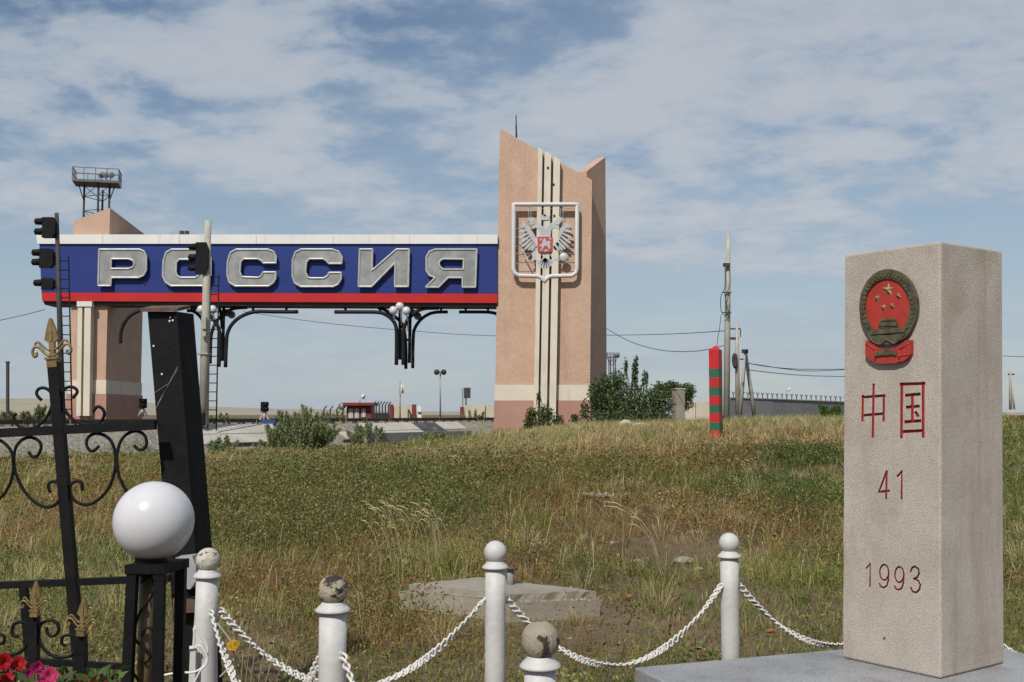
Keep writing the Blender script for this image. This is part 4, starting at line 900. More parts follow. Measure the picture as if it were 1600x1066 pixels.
# ================================================================== STELE
def stele():
    d0 = 4.6; th = math.radians(36); s = .49; nc = U(1470, 1061, d0); zt = U(1469, 377, d0).z
    l = Vector((-math.sin(th), math.cos(th), 0)); r = Vector((math.cos(th), math.sin(th), 0)); nL = -r; nR = -l
    upv = (U(1469.5, 377, d0)-nc).normalized(); nL = (l.cross(upv)).normalized(); nL = nL if nL.dot(-r) > 0 else -nL
    base = nc+(l+r)*s/2; t = thing('border_stele', 'pale granite border stele with red emblem, Chinese characters and 1993', 'stele', (base.x, base.y, nc.z))
    # plinth slab
    zs = nc.z
    a0 = math.radians(20); e1 = Vector((math.cos(a0), math.sin(a0), 0)); e2 = Vector((math.sin(a0), -math.cos(a0), 0)); c0 = RP(991, 1042, Vector((0, 0, zs)), Vector((0, 0, 1)))
    pl = thing('stele_plinth', 'grey polished stone plinth slab under the granite stele', 'plinth', c0+(e1+e2)*.85+Vector((0, 0, -.45)))
    def slab(nm, mt, off, za, zb):
        P = [c0+e1*off+e2*off, c0+e1*(1.82-off)+e2*off, c0+e1*(1.82-off)+e2*(1.65-off), c0+e1*off+e2*(1.65-off)]
        o = MB().hexa([Vector((p.x, p.y, za)) for p in (P[3], P[2], P[1], P[0])]+[Vector((p.x, p.y, zb)) for p in (P[3], P[2], P[1], P[0])]).build(nm, mt, pl)
        bv = o.modifiers.new('bevel', 'BEVEL'); bv.width = .008; bv.segments = 2
    slab('cap_slab', 'slab', 0, zs-.07, zs-.002); slab('base_wall', 'conc', .06, -.3, zs-.072)
    # shaft
    h = zt-zs; tp = .985
    def ring(z, k, ins=0):
        c = base+upv*((z-zs)/upv.z); return [c+(-l-r)*(s/2*k-ins), c+(r-l)*(s/2*k-ins), c+(l+r)*(s/2*k-ins), c+(l-r)*(s/2*k-ins)]
    sh = MB().hexa(ring(zs, 1)+ring(zt, 1))
    ob = sh.build('shaft', ['granite', 'groove'], t)
    # engraved writing: cutters
    p0 = nc; cutters = []; DEP = .009
    def ribbon(pts, w, closed=False):   # one closed groove cutter per stroke, mitred at the bends
        P = [RP(*q, p0, nL) for q in pts]; n = len(P); A_, B_ = [], []
        for i in range(n):
            t0 = (P[i]-P[i-1]).normalized() if (i > 0 or closed) else None; t1 = (P[(i+1) % n]-P[i]).normalized() if (i < n-1 or closed) else None
            tg = ((t0 or t1)+(t1 or t0)).normalized(); sd_ = nL.cross(tg).normalized(); k = 1/max(.55, sd_.dot(nL.cross(t0 or t1)))
            e = Vector((0, 0, 0)) if closed else (-tg*w*.3 if i == 0 else tg*w*.3 if i == n-1 else Vector((0, 0, 0)))
            A_.append(P[i]+e+sd_*w/2*k); B_.append(P[i]+e-sd_*w/2*k)
        dv = -nL*(.02+DEP+.00013*len(cutters)); m_ = MB(); up = nL*.02
        if closed: m_.prism([p+up for p in A_], dv, [[p+up for p in B_]], mi=1)
        else: m_.prism([p+up for p in A_]+[p+up for p in B_[::-1]], dv, mi=1)
        cutters.append(m_.build('cutter', ['granite', 'groove'], t))
    z7 = lambda x, y: (1320+x/3.331, 400+y/3.331); z8 = lambda x, y: (1320+x/2.289, 600+y/2.289)
    w1 = .012
    for a, b_ in (((90, 736), (208, 727)), ((95, 728), (92, 858)), ((204, 724), (202, 858)), ((92, 830), (204, 821)), ((150, 668), (146, 942))): ribbon([z7(*a), z7(*b_)], w1)
    for a, b_ in (((297, 664), (295, 945)), ((408, 660), (408, 942)), ((290, 668), (415, 664)), ((295, 915), (408, 909)), ((318, 726), (390, 719)), ((322, 788), (385, 782)), ((315, 864), (393, 858)), ((352, 725), (352, 862)), ((369, 814), (381, 833))): ribbon([z7(*a), z7(*b_)], w1*1.15)
    ribbon([z8(*p) for p in ((150, 312), (122, 386), (159, 382))], .0098); ribbon([z8(150, 312), z8(148, 411)], .0098)
    ribbon([z8(*p) for p in ((188, 331), (204, 312), (203, 411))], .0098)
    ribbon([z8(*p) for p in ((77, 660), (91, 642), (90, 724))], .0082)
    for cx, cy in ((141, 674), (195, 682)):
        ribbon([z8(cx+16*math.cos(k*PI/7), cy+28*math.sin(k*PI/7)) for k in range(14)], .0076, True)
        ribbon([z8(*p) for p in ((cx+16.5, cy-4), (cx+15, cy+28), (cx+9, cy+48), (cx-3, cy+55), (cx-14, cy+49), (cx-17, cy+40))], .0076)
    ribbon([z8(*p) for p in ((235, 672), (241, 657), (252, 653), (263, 662), (266, 677), (260, 691), (246, 697))], .0082)
    ribbon([z8(*p) for p in ((247, 697), (262, 703), (270, 718), (267, 735), (256, 746), (243, 743), (235, 728))], .0082)
    for co in cutters:
        md = ob.modifiers.new('engrave', 'BOOLEAN'); md.object = co; md.operation = 'DIFFERENCE'; md.solver = 'EXACT'
    bpy.context.view_layer.update()
    dg = bpy.context.evaluated_depsgraph_get(); me = bpy.data.meshes.new_from_object(ob.evaluated_get(dg)); ob.modifiers.clear(); ob.data = me
    for co in cutters: bpy.data.objects.remove(co, do_unlink=True)
    # chipped arrises: thin irregular bevel
    bv = ob.modifiers.new('bevel', 'BEVEL'); bv.width = .009; bv.segments = 2; bv.limit_method = 'ANGLE'; bv.angle_limit = math.radians(60)
    bv.vertex_group = ''
    vg = ob.vertex_groups.new(name='edge'); zs_ = {round(v.co.z, 3) for v in me.vertices}
    zl = [v.index for v in me.vertices if min(abs(v.co.z), abs(v.co.z-h)) < .002]; vg.add(zl, 1.0, 'REPLACE'); bv.limit_method = 'VGROUP'; bv.vertex_group = 'edge'
    # emblem, raised
    em = part_empty('national_emblem', t); tag(em, 'red and bronze national emblem with five stars in high relief')
    def E(x, y, lift=0): return RP(*z7(x, y), p0, nL)+nL*lift
    def ov(cx, cy, rx, ry, n=40, a0=0, a1=2*PI): return [(cx+rx*math.cos(a0+(a1-a0)*k/n), cy+ry*math.sin(a0+(a1-a0)*k/n)) for k in range(n)]
    outer = ov(240, 268, 150, 197); inner = ov(236, 267, 117, 148)
    MB().prism([E(x, y, .0) for x, y in outer], nL*.022, [[E(x, y, .0) for x, y in inner]]).build('wreath', 'bronze', em)
    for k in range(30):   # sheaf ears on the wreath
        a = PI*.80+k*PI*1.40/29; c_ = (238+129*math.cos(a), 266+168*math.sin(a)); dv = Vector((-math.sin(a)*148, math.cos(a)*195)).normalized(); sd_ = Vector((-dv.y, dv.x))
        q = [Vector(c_)+dv*22, Vector(c_)+sd_*14, Vector(c_)-dv*22, Vector(c_)-sd_*14]; MB().prism([E(v.x, v.y, .022) for v in q], nL*.004).build('ear', 'bronze', em)
    MB().prism([E(x, y, .0) for x, y in ov(236, 267, 119, 150)], nL*.013).build('red_field', 'emred', em)
    def star(cx, cy, R_, rot=0):
        c_ = E(cx, cy, .026); ring = []
        for k in range(10):
            a = -PI/2+rot+k*PI/5; rr = R_ if k % 2 == 0 else R_*.42; ring.append(E(cx+rr*math.cos(a)*.92, cy+rr*math.sin(a)*1.08, .013))
        MB().add(ring+[c_], [(i, (i+1) % 10, 10) for i in range(10)]).build('star', 'gilt', em)
    star(237, 178, 34); star(180, 220, 17, .3); star(292, 208, 17, -.3); star(214, 268, 16, .2); star(259, 260, 16, -.2)
    for pts, lf, hgt in (([(205, 330), (275, 327), (278, 338), (201, 341)], .013, .012), ([(195, 345), (282, 341), (288, 364), (188, 368)], .013, .008), ([(150, 386), (330, 372), (330, 398), (152, 412)], .013, .014), ([(196, 368), (284, 364), (287, 372), (190, 378)], .013, .004)):
        MB().prism([E(x, y, lf) for x, y in pts], nL*hgt).build('gate_tower', 'bronze', em)
    arc = [(140, 400), (150, 430), (170, 452), (205, 462), (222, 445), (238, 440), (255, 448), (275, 458), (310, 430), (328, 405)]
    MB().tube(smooth_path([E(x, y, .024) for x, y in arc], 3), .0045, 6).build('garland', 'bronze', em)
    MB().prism([E(x, y, 0) for x, y in ((124, 440), (150, 455), (190, 478), (240, 488), (290, 475), (335, 440), (358, 440), (358, 512), (345, 530), (320, 550), (300, 552), (285, 560), (240, 562), (190, 562), (172, 555), (140, 538), (122, 515))], nL*.024).build('ribbon', 'emred', em)
    for a, b_ in (((128, 458), (178, 492)), ((178, 492), (176, 545)), ((352, 455), (300, 490)), ((300, 490), (300, 540))): MB().tube([E(*a, .024), E(*b_, .024)], .0035, 5).build('ribbon_fold', 'emred', em)
    MB().prism([E(x, y, .024) for x, y in ((180, 505), (215, 490), (235, 487), (260, 492), (288, 500), (288, 520), (262, 514), (240, 520), (215, 518), (178, 526))], nL*.008).build('cogwheel', 'bronze', em)
    for x in (300, 315, 330, 345): MB().ball(E(x, 522-(x-300)*.15, .024), .006, 8, 6).build('tassel', 'emred', em)
    for q, rr in ((z7(213, 1990), 0.004),): MB().ball(RP(1382, 997, p0, nL), .006, 8, 6).build('hole_mark', 'rust', t)
stele()

# ================================================================== WHITE BOLLARDS AND CHAINS
def bollard(px, yt, d, label, ballmat, tilt=(0, 0), r=.05, flare=0, br=.055):
    p = U(px, yt, d); z0 = float(terr(p.x, d))-.05; bt = p.z
    t = thing('chain_bollard', label, 'bollard', (p.x, d, z0), 'white bollards of the chain fence')
    base = Vector((p.x-tilt[0]*(bt-z0), d-tilt[1]*(bt-z0), z0)); ax = (Vector((p.x, d, bt))-base); H = ax.length; ax.normalize(); f = br/.055
    hs = H-.145*f
    MB().lathe([(r*(1.0+flare), 0), (r*(1+flare*.55), hs*.45), (r, hs*.8), (r*.99, hs)], base, ax, 24).build('shaft', 'paint', t)
    MB().lathe([(r*.97, hs), (r*1.28, hs+.004), (r*1.30, hs+.010), (r*1.1, hs+.020), (r*.82, hs+.034), (r*.8, hs+.038)], base, ax, 24).build('collar', 'paint', t)
    prof = [(br*math.sin(a), hs+.034+br-.008-br*math.cos(a)) for a in [PI*(.13+.87*k/14) for k in range(15)]]; prof[-1] = (.002, prof[-1][1])
    MB().lathe(prof, base, ax, 24).build('ball', ballmat, t)
    ring = base+ax*(H-.285*f)
    return dict(t=t, ring=ring, base=base, ax=ax, d=d)
P773 = bollard(774, 842, 5.3, 'clean white ball-topped bollard in front of the concrete well cover', 'paint')
P1140 = bollard(1139, 830, 5.95, 'clean white ball-topped bollard by the plinth left of the stele', 'paint')
P325 = bollard(326, 853, 5.0, 'leaning white bollard with speckled ball beside the black gate post', 'peel1', (.02, 0), flare=.5)
P520 = bollard(521, 894, 4.0, 'white bollard with dark flaking tan ball, second from the black gate post', 'peel2', r=.0505)
P840 = bollard(844, 964, 3.3, 'nearest white bollard with cracked grey ball at the bottom of the view', 'peel3', r=.0485, br=.058)
PH = bollard(1452, 826, 6.5, 'white bollard standing hidden behind the granite stele', 'paint')
PO = bollard(1850, 880, 5.3, 'white bollard at the right end of the chain beyond the stele', 'paint')
def link_mesh():
    a, b_, r = .0140, .0105, .0056; path = []
    for k in range(12):
        an = 2*PI*k/12; path.append((a*math.cos(an)*.55+(.0125 if math.cos(an) > .05 else -.0125 if math.cos(an) < -.05 else 0)*.75, b_*math.sin(an), 0))
    m_ = MB().tube(path, r, 4, True); me = bpy.data.meshes.new('link'); me.from_pydata(m_.v, [], m_.f); me.materials.append(M['chain']); me.polygons.foreach_set('use_smooth', [True]*len(me.polygons)); return me
LINK = link_mesh()
def chain(A, B_, sag, label, rust=False):
    pa, pb = Vector(A['ring']), Vector(B_['ring']); h = (pb-pa); h.z = 0; h.normalize(); pa = pa+h*.056; pb = pb-h*.056
    t = thing('hanging_chain', label, 'chain', pa, 'white chains between the bollards')
    # eye lugs on the posts belong to the chain's ends
    for p, s_ in ((pa, -1), (pb, 1)): MB().tube([p+h*s_*.02, p], .009, 8).build('eye_lug', 'paint', t)
    f = lambda u: pa.lerp(pb, u)+Vector((0, 0, -4*sag*u*(1-u)))
    N_ = 400; pts = [f(i/N_) for i in range(N_+1)]; acc = 0; pitch = .0185; i = 0; last = pts[0]; k = 0; nxt = pitch*.5
    for j in range(1, N_+1):
        sgl = (pts[j]-pts[j-1]).length; acc += sgl
        if acc >= nxt:
            tg = (pts[j]-pts[j-1]).normalized(); q = tg.to_track_quat('X', 'Z').to_matrix().to_4x4()@Matrix.Rotation(PI/2+k*.10+random.uniform(-.12, .12), 4, 'X')@Matrix.Rotation(.62, 4, 'Z')@Matrix.Rotation(.55 if k % 2 else -.35, 4, 'X')
            o = bpy.data.objects.new('link', LINK); C.objects.link(o); o.parent = t; o.matrix_local = Matrix.Translation(pts[j]-pa)@q; nxt += pitch; k += 1
chain(P325, P773, .385, 'white chain sagging from the leaning bollard to the clean bollard at the well cover')
chain(P773, P1140, .375, 'white chain sagging between the two clean rear bollards')
chain(P1140, PH, .36, 'white chain running from the bollard by the plinth to behind the stele')
chain(PH, PO, .37, 'white chain end visible at the right edge beyond the stele')
chain(P325, P520, .33, 'white chain hanging steeply down the front of the leaning bollard')
chain(P520, P840, .34, 'white chain dropping from the flaking bollard towards the nearest bollard')

# ================================================================== WROUGHT-IRON GATE LEAF, GATE POST, LOW FENCE, LAMP
GDEP = 5.4
def finial(par, tip, base, w, d, name='finial'):
    """flat gold spear head with two curled side leaves between two picture points"""
    tp, bs = U(*tip, d), U(*base, d); ax = tp-bs; H = ax.length; ax.normalize(); sx = ax.cross(Vector((0, 1, 0))).normalized(); th = w*.5
    q = lambda a, h: bs+sx*a*w+ax*h*H
    MB().prism([q(a, h)+Vector((0, -th*.25, 0)) for a, h in ((-.22, .50), (-.50, .56), (-.30, .80), (-.10, .97), (0, 1), (.10, .97), (.30, .80), (.50, .56), (.22, .50))], (0, th*.5, 0)).bar(q(0, .53)+Vector((0, -th*.3, 0)), q(0, .98)+Vector((0, -th*.1, 0)), w*.16).build(name, 'gold', par)
    b = MB(); b.bar(q(0, 0), q(0, .16), w*.72).bar(q(0, .155), q(0, .20), w*.9).bar(q(0, .20), q(0, .52), w*.36)
    b.build('finial_collar', 'gold', par)
    for s_ in (-1, 1):
        pts = [(.12, .22), (.45, .28), (.75, .38), (1.0, .44), (1.28, .42), (1.38, .32), (1.25, .24), (1.08, .27), (1.12, .33)]
        MB().tube(smooth_path([q(s_*a, h)+Vector((0, -th*.3, 0)) for a, h in pts], 3), w*.105, 6).build('leaf_curl', 'gold', par)
        pts = [(.12, .34), (.4, .38), (.7, .46), (.95, .53), (1.15, .50), (1.12, .44)]
        MB().tube(smooth_path([q(s_*a, h)+Vector((0, -th*.3, 0)) for a, h in pts], 3), w*.085, 6).build('leaf_curl', 'gold', par)
def leaf_gate():
    d = GDEP; k = d/F; t = thing('gate_leaf', 'black wrought-iron gate leaf with scrolls and a tall gold-tipped bar', 'iron gate', Vector((U(128, 1066, d).x, d, 0)))
    def bar(a, b_, wpx, nm): MB().bar(U(*a, d), U(*b_, d), wpx*k, wpx*k, (0, 1, 0)).build(nm, 'iron', t)
    gz = lambda px: 648+EYE*F/d
    bar((84, 566), (131, 1120), 15.5, 'tall_bar'); bar((-60, 680), (243, 664.5), 14, 'top_rail'); bar((-60, 917), (265, 903.5), 10.5, 'middle_rail')
    bar((37, 917), (58, 1160), 11, 'short_bar')
    bar((131, 1120), (134, 1150), 15.5, 'bar_foot')
    zA = lambda x, y: (x/4.845, 480+y/4.845); zB = lambda x, y: (x/4.846, 640+y/4.846)
    def scroll(f, pts, r=.0082): MB().tube(smooth_path([U(*f(x, y), d) for x, y in pts], 4), r, 6).build('scroll', 'iron', t)
    scroll(zA, [(315, 705), (278, 662), (290, 622), (335, 612), (380, 640), (398, 700), (385, 770), (340, 850), (270, 910), (210, 926), (150, 905), (110, 870), (100, 835), (125, 805)])
    scroll(zA, [(550, 690), (585, 645), (565, 612), (520, 605), (482, 630), (466, 690), (482, 760), (530, 830), (600, 875), (660, 890), (720, 893), (770, 860), (790, 805), (770, 765), (735, 755), (705, 795)])
    scroll(zB, [(750, 275), (715, 310), (680, 310), (655, 265), (665, 215), (710, 185), (760, 185), (820, 215), (860, 280), (875, 380), (865, 480), (830, 580), (770, 660), (700, 710), (640, 720), (580, 700), (545, 660), (530, 600), (550, 555), (590, 540), (620, 560), (622, 615)])
    scroll(zB, [(1015, 270), (1045, 300), (1085, 300), (1110, 260), (1100, 205), (1060, 170), (1010, 165), (950, 195), (905, 260), (885, 370), (895, 480), (930, 570), (975, 640), (1040, 700), (1100, 720)])
    scroll(zB, [(215, 320), (250, 360), (290, 340), (312, 280), (295, 240), (250, 215), (200, 215), (150, 245), (115, 300), (105, 400), (125, 500), (180, 610), (250, 690), (330, 735), (390, 735), (440, 700), (465, 650), (465, 600), (440, 555), (400, 545), (365, 570), (380, 630)])
    scroll(zB, [(-150, 250), (-60, 215), (0, 235), (50, 270), (90, 330), (102, 420), (90, 520), (50, 610), (0, 670), (-60, 710), (-130, 720)])
    finial(t, (79, 497), (84, 574), 12.5*k*1.75, d-.0)
leaf_gate()
def gate_post():
    d = GDEP+.12; t = thing('gate_post', 'leaning black steel gate post with rusty cap plate and scratches', 'gate post', Vector((U(292, 1066, d).x, d, 0)))
    f = lambda x, y, dd: U(x, y, dd); yb = 1150
    lx = lambda y: 230.5+(y-487)*.0844; rx = lambda y: 276.5+(y-487)*.078
    P = [f(lx(yb), yb, d), f(rx(yb), yb, d), f(rx(487), 487, d), f(lx(487), 487, d)]
    w = Vector((0, .13, 0)); sk = Vector((.047, 0, 0))
    MB().hexa([P[0], P[1], P[1]+w+sk, P[0]+w+sk, P[3], P[2], P[2]+w+sk, P[3]+w+sk]).build('shaft', 'iron', t)
    MB().bar(P[1]+Vector((-.008, -.004, 0)), P[2]+Vector((-.008, -.004, 0)), .016, .012, (0, 1, 0)).build('corner_bead', 'iron', t)
    MB().hexa([f(219, 487.5, d-.03), f(278, 486.5, d-.03), f(298, 482, d+.19), f(236, 483, d+.19), f(219, 482, d-.03), f(278, 481, d-.03), f(298, 477, d+.19), f(236, 478, d+.19)]).build('cap_plate', 'rust', t)
    MB().bar(U(272, 946, d-.05), U(311, 944, d-.05), .075, .03, (0, 1, 0)).build('clamp_band', 'rust', t)
    for (a, b_) in (((243, 640), (280, 568)), ((246, 632), (279, 574)), ((249, 626), (272, 586)), ((240, 615), (262, 600))):
        MB().bar(U(*a, d-.0015), U(*b_, d-.0015), .0018, .002, (0, 1, 0)).build('scratch', 'conc_grey', t)
    for px, py in ((266, 496), (270, 501), (265, 502), (240, 541), (253, 585)): MB().ball(U(px, py, d-.002), .006, 6, 4, (1, .3, 1)).build('paint_spot', 'lamp_white', t)
    b0 = [(274, 872), (300, 869), (306, 884), (306, 908), (297, 921), (278, 918)]
    MB().prism([U(x, y, d-.12) for x, y in b0], (0, .1, 0)).build('grey_block', 'greyblock', t)
gate_post()
def low_fence():
    d = 3.62; k = d/F; t = thing('low_fence', 'low black iron fence with two short gold-tipped pickets beside the globe lamp', 'iron fence', Vector((U(90, 1066, d).x, d, 0)))
    zC = lambda x, y: (x/5.175, 860+y/5.175)
    def bar(a, b_, w, nm): MB().bar(U(*zC(*a), d), U(*zC(*b_), d), w*k/5.175, w*k/5.175, (0, 1, 0)).build(nm, 'iron', t)
    bar((277, 520), (268, 1700), 72, 'picket'); bar((655, 680), (680, 1700), 76, 'picket'); bar((-250, 862), (1010, 940), 44, 'rail'); bar((-250, 1640), (1010, 1640), 44, 'rail')
    def scroll(pts, r=.0055): MB().tube(smooth_path([U(*zC(x, y), d) for x, y in pts], 4), r, 6).build('scroll', 'iron', t)
    scroll([(375, 620), (385, 670), (420, 695), (465, 670), (472, 610), (430, 570), (380, 570), (330, 600), (312, 670), (330, 760), (390, 830), (450, 860), (520, 865), (580, 850), (625, 800), (640, 740), (600, 695), (545, 685), (505, 705), (500, 750), (530, 775)])
    scroll([(150, 695), (110, 690), (98, 650), (112, 600), (160, 580), (210, 590), (235, 640), (230, 720), (190, 800), (120, 840), (40, 850)])
    scroll([(0, 760), (30, 740), (35, 700), (0, 680), (-40, 700)])
    scroll([(400, 950), (440, 930), (510, 940), (545, 990), (530, 1040), (480, 1070), (420, 1090)]); scroll([(820, 950), (825, 1040), (850, 1070), (890, 1060), (920, 1010)])
    finial(t, zC(293, 245), zC(281, 535), 80*k/5.175, d-.02); finial(t, zC(681, 378), zC(655, 690), 84*k/5.175, d-.02)
low_fence()
def globe_lamp():
    d = 3.4; t = thing('globe_lamp', 'white opal globe lamp on an openwork black post', 'garden lamp', Vector((U(226, 1066, d).x, d+.06, 0)))
    zD = lambda x, y: (160+x/3.271, 740+y/3.271); q = lambda x, y, dd=0: U(*zD(x, y), d+dd)
    yb = 1500; ext = lambda x0, x1, y: x0+(x1-x0)*(y-480)/(1066-480)
    W = .115; off = Vector((.03, W, 0))
    def angle(x0, x1, nm):
        a, b_ = q(ext(x0, x1, yb), yb), q(x0, 480); MB().bar(a, b_, .030, .030, (0, 1, 0)).build(nm, 'iron', t); MB().bar(a+off, b_+off, .030, .030, (0, 1, 0)).build(nm, 'iron', t)
    angle(157, 128, 'corner_bar'); angle(296, 282, 'corner_bar')
    a, b_ = q(128, 490), q(324, 490); MB().hexa([a+Vector((-.003, -.019, -.012)), b_+Vector((.003, -.019, -.012)), b_+off+Vector((.003, .019, -.012)), a+off+Vector((-.003, .019, -.012)), a+Vector((-.003, -.019, .016)), b_+Vector((.003, -.019, .016)), b_+off+Vector((.003, .019, .016)), a+off+Vector((-.003, .019, .016))]).build('top_plate', 'iron', t)
    c0 = q(226, 700, .06); bt = q(205, 1500, .06); MB().tube([bt, q(226, 485, .06)], .0225, 14).build('inner_pipe', 'goldpipe', t)
    sc = [(262, 590), (245, 640), (205, 690), (180, 740), (165, 800), (170, 850), (200, 880), (235, 910), (245, 940), (220, 965), (190, 940)]
    MB().tube(smooth_path([q(x, y, .02) for x, y in sc], 4), .0045, 6).build('ornament', 'iron', t)
    MB().tube(smooth_path([q(x, y, .022) for x, y in ((200, 830), (215, 795), (245, 790), (262, 815), (255, 845))], 4), .0045, 6).build('ornament', 'iron', t)
    MB().tube(smooth_path([q(x, y, .022) for x, y in ((150, 940), (140, 980), (160, 1020), (185, 1060))], 4), .004, 6).build('ornament', 'iron', t)
    MB().tube(smooth_path([q(x, y, .022) for x, y in ((195, 560), (215, 540), (240, 530), (258, 545), (265, 585))], 4), .0035, 6).build('ornament', 'iron', t)
    ct = q(258, 243, .05); ct.y = d+.06; MB().lathe([(.05, -.165), (.05, -.112), (.045, -.105)], ct+Vector((-.006, 0, 0)), (0, 0, 1), 24).build('neck', 'iron', t)
    prof = [(.1245*math.sin(a), -.1245*math.cos(a)) for a in [PI*(.12+.88*i/22) for i in range(23)]]; prof[-1] = (.001, prof[-1][1])
    MB().lathe(prof, ct, (0, 0, 1), 40).build('globe', 'globe', t)
globe_lamp()
zD = lambda x, y: (160+x/3.271, 740+y/3.271)
t = thing('white_cable', 'loose white cable looped beside the leaning bollard', 'cable', U(312, 1066, 4.75))
MB().tube(smooth_path([U(*zD(x, y), 4.8) for x, y in ((470, 780), (500, 820), (530, 870), (538, 920), (520, 980), (470, 1015), (390, 1018), (300, 1035), (250, 1060))], 4), .0052, 6).build('strand', 'whitew', t)
MB().tube(smooth_path([U(*zD(x, y), 4.78) for x, y in ((468, 790), (470, 850), (472, 890), (500, 880), (530, 920), (535, 970), (500, 1010), (455, 1100))], 4), .0045, 6).build('strand', 'whitew', t)
MB().tube(smooth_path([U(*zD(x, y), 4.85) for x, y in ((585, 765), (630, 820), (670, 880), (675, 940), (640, 1000), (600, 1040))], 4), .004, 6).build('grey_strand', 'greyblock', t)
tag(MB().prism([U(*zD(x, y), 4.9) for x, y in ((448, 905), (476, 905), (470, 1400), (425, 1400))], (0, .03, 0)).bar(U(*zD(462, 905), 4.9), U(*zD(462, 890), 4.91), .03).build('white_stake', 'paint'), 'white painted flat stake left of the leaning bollard', 'stake')

# flowers at the lower left
def flowers():
    def bloom(c, n, r, col, t, name='bloom'):
        n = Vector(n).normalized(); a = n.orthogonal().normalized(); b_ = n.cross(a); K = 20; V = [c-n*r*.55]; cols = [np.array(col)*.5]
        for ring, hh in ((.3, -.25), (.7, .02), (1.0, .10)):
            for k in range(K):
                an = 2*PI*k/K; lob = 1+.12*math.cos(5*an)*ring; rr = r*ring*lob; wv = r*.10*math.sin(10*an+ring)*ring
                V.append(c+(a*math.cos(an)+b_*math.sin(an))*rr+n*(hh*r+wv)); cols.append(np.array(col)*(.75+.3*ring))
        T = [(0, 1+k, 1+(k+1) % K) for k in range(K)]
        for q in range(2):
            for k in range(K):
                i0 = 1+q*K; T += [(i0+k, i0+K+k, i0+K+(k+1) % K), (i0+k, i0+K+(k+1) % K, i0+(k+1) % K)]
        npmesh(name, np.array([tuple(v) for v in V]), np.array(T), np.array(cols), 'petal', t, tuple(ORG[t.name]))
    d = 2.9
    RED, PNK, DRK = (.34, .010, .014), (.46, .035, .13), (.28, .015, .09)
    specs = [('red flowering plant at the left edge below the low fence', [(5, 1034, 16, RED), (28, 1037, 15, RED), (9, 1062, 15, RED), (-14, 1050, 16, RED), (16, 1048, 11, DRK)], 8),
             ('pink flowering plant in front of the low fence', [(77, 1057, 17, PNK), (58, 1044, 12, DRK), (46, 1052, 10, DRK), (64, 1072, 14, PNK), (40, 1070, 12, PNK)], 62),
             ('small red flowering plant below the right-hand gold picket', [(130, 1064, 12, RED), (145, 1068, 10, RED), (163, 1072, 9, RED)], 140)]
    for lb, bl, cx in specs:
        z0 = .42; base = Vector((U(cx, 1066, d).x, d, z0)); t = thing('flower_plant', lb, 'flowers', base, 'flowers in the planter')
        for px, py, r, col in bl:
            c = U(px, py, d+random.uniform(-.12, .10)); nv = (-c.x*.3+random.uniform(-.35, .35), -1, random.uniform(.2, .9)); rr = r*d/F*.8; bloom(c, nv, rr, col, t); bloom(c+Vector((random.uniform(-.3, .3)*rr, -.15*rr, random.uniform(-.2, .3)*rr)), (nv[0]+.35, -1, nv[2]-.2), rr*.72, [q*1.2 for q in col], t)
            MB().tube([base+Vector((random.uniform(-.04, .04), 0, 0)), (base+c)/2+Vector((0, .02, 0)), c-Vector(nv).normalized()*r*d/F*.5], .0035, 5).build('stalk', 'stem', t)
        m_ = 320; lo = min(U(p[0], p[1], d).z for p in bl); P = np.stack([rng.normal(base.x, .04, m_), rng.normal(d+.03, .05, m_), rng.uniform(z0, lo+.03, m_)], 1)
        V, T, c4 = leaves_geo(P, rng.uniform(.03, .06, m_), rng.uniform(.012, .025, m_), leaf_cols(m_, (.06, .10, .03)), up=.6); npmesh('foliage', V, T, c4, 'leaf', t, tuple(base))
    t = thing('planter_box', 'rough concrete planter box holding the flowers at lower left', 'planter', (U(60, 1066, d).x, d, 0)); c = Vector((U(60, 1066, d).x, d+.02, 0))
    for dx, dy, sx, sy in ((0, -.16, .56, .05), (0, .16, .56, .05), (-.255, 0, .05, .265), (.255, 0, .05, .265)): MB().box(c+Vector((dx, dy, .22)), (sx, sy, .46)).build('side', 'conc', t)
    MB().box(c+Vector((0, 0, .40)), (.455, .265, .04)).build('soil', 'soil', t)
    # small yellow flower and its dry stalks beside the leaning bollard
    d2 = 4.7; base = Vector((U(372, 1066, d2).x, d2, 0)); t = thing('yellow_flower', 'single ragged yellow flower with dry stalks right of the leaning bollard', 'flower', base)
    c = U(364, 1009, d2); bloom(c, (.1, -1, .9), .026, (.50, .30, .02), t); bloom(c+Vector((.012, -.006, .004)), (-.3, -1, .5), .018, (.45, .26, .02), t)
    MB().tube(smooth_path([base, base.lerp(c, .6)+Vector((.02, 0, 0)), c], 4), .004, 5).build('stalk', 'stem', t)
    for e in ((392, 1000), (404, 990), (415, 1012), (425, 1030), (380, 1020)): MB().tube(smooth_path([base+Vector((random.uniform(0, .1), 0, 0)), base.lerp(U(*e, d2), .6), U(*e, d2)], 3), .0032, 5).build('dry_stalk', 'timber', t)
flowers()
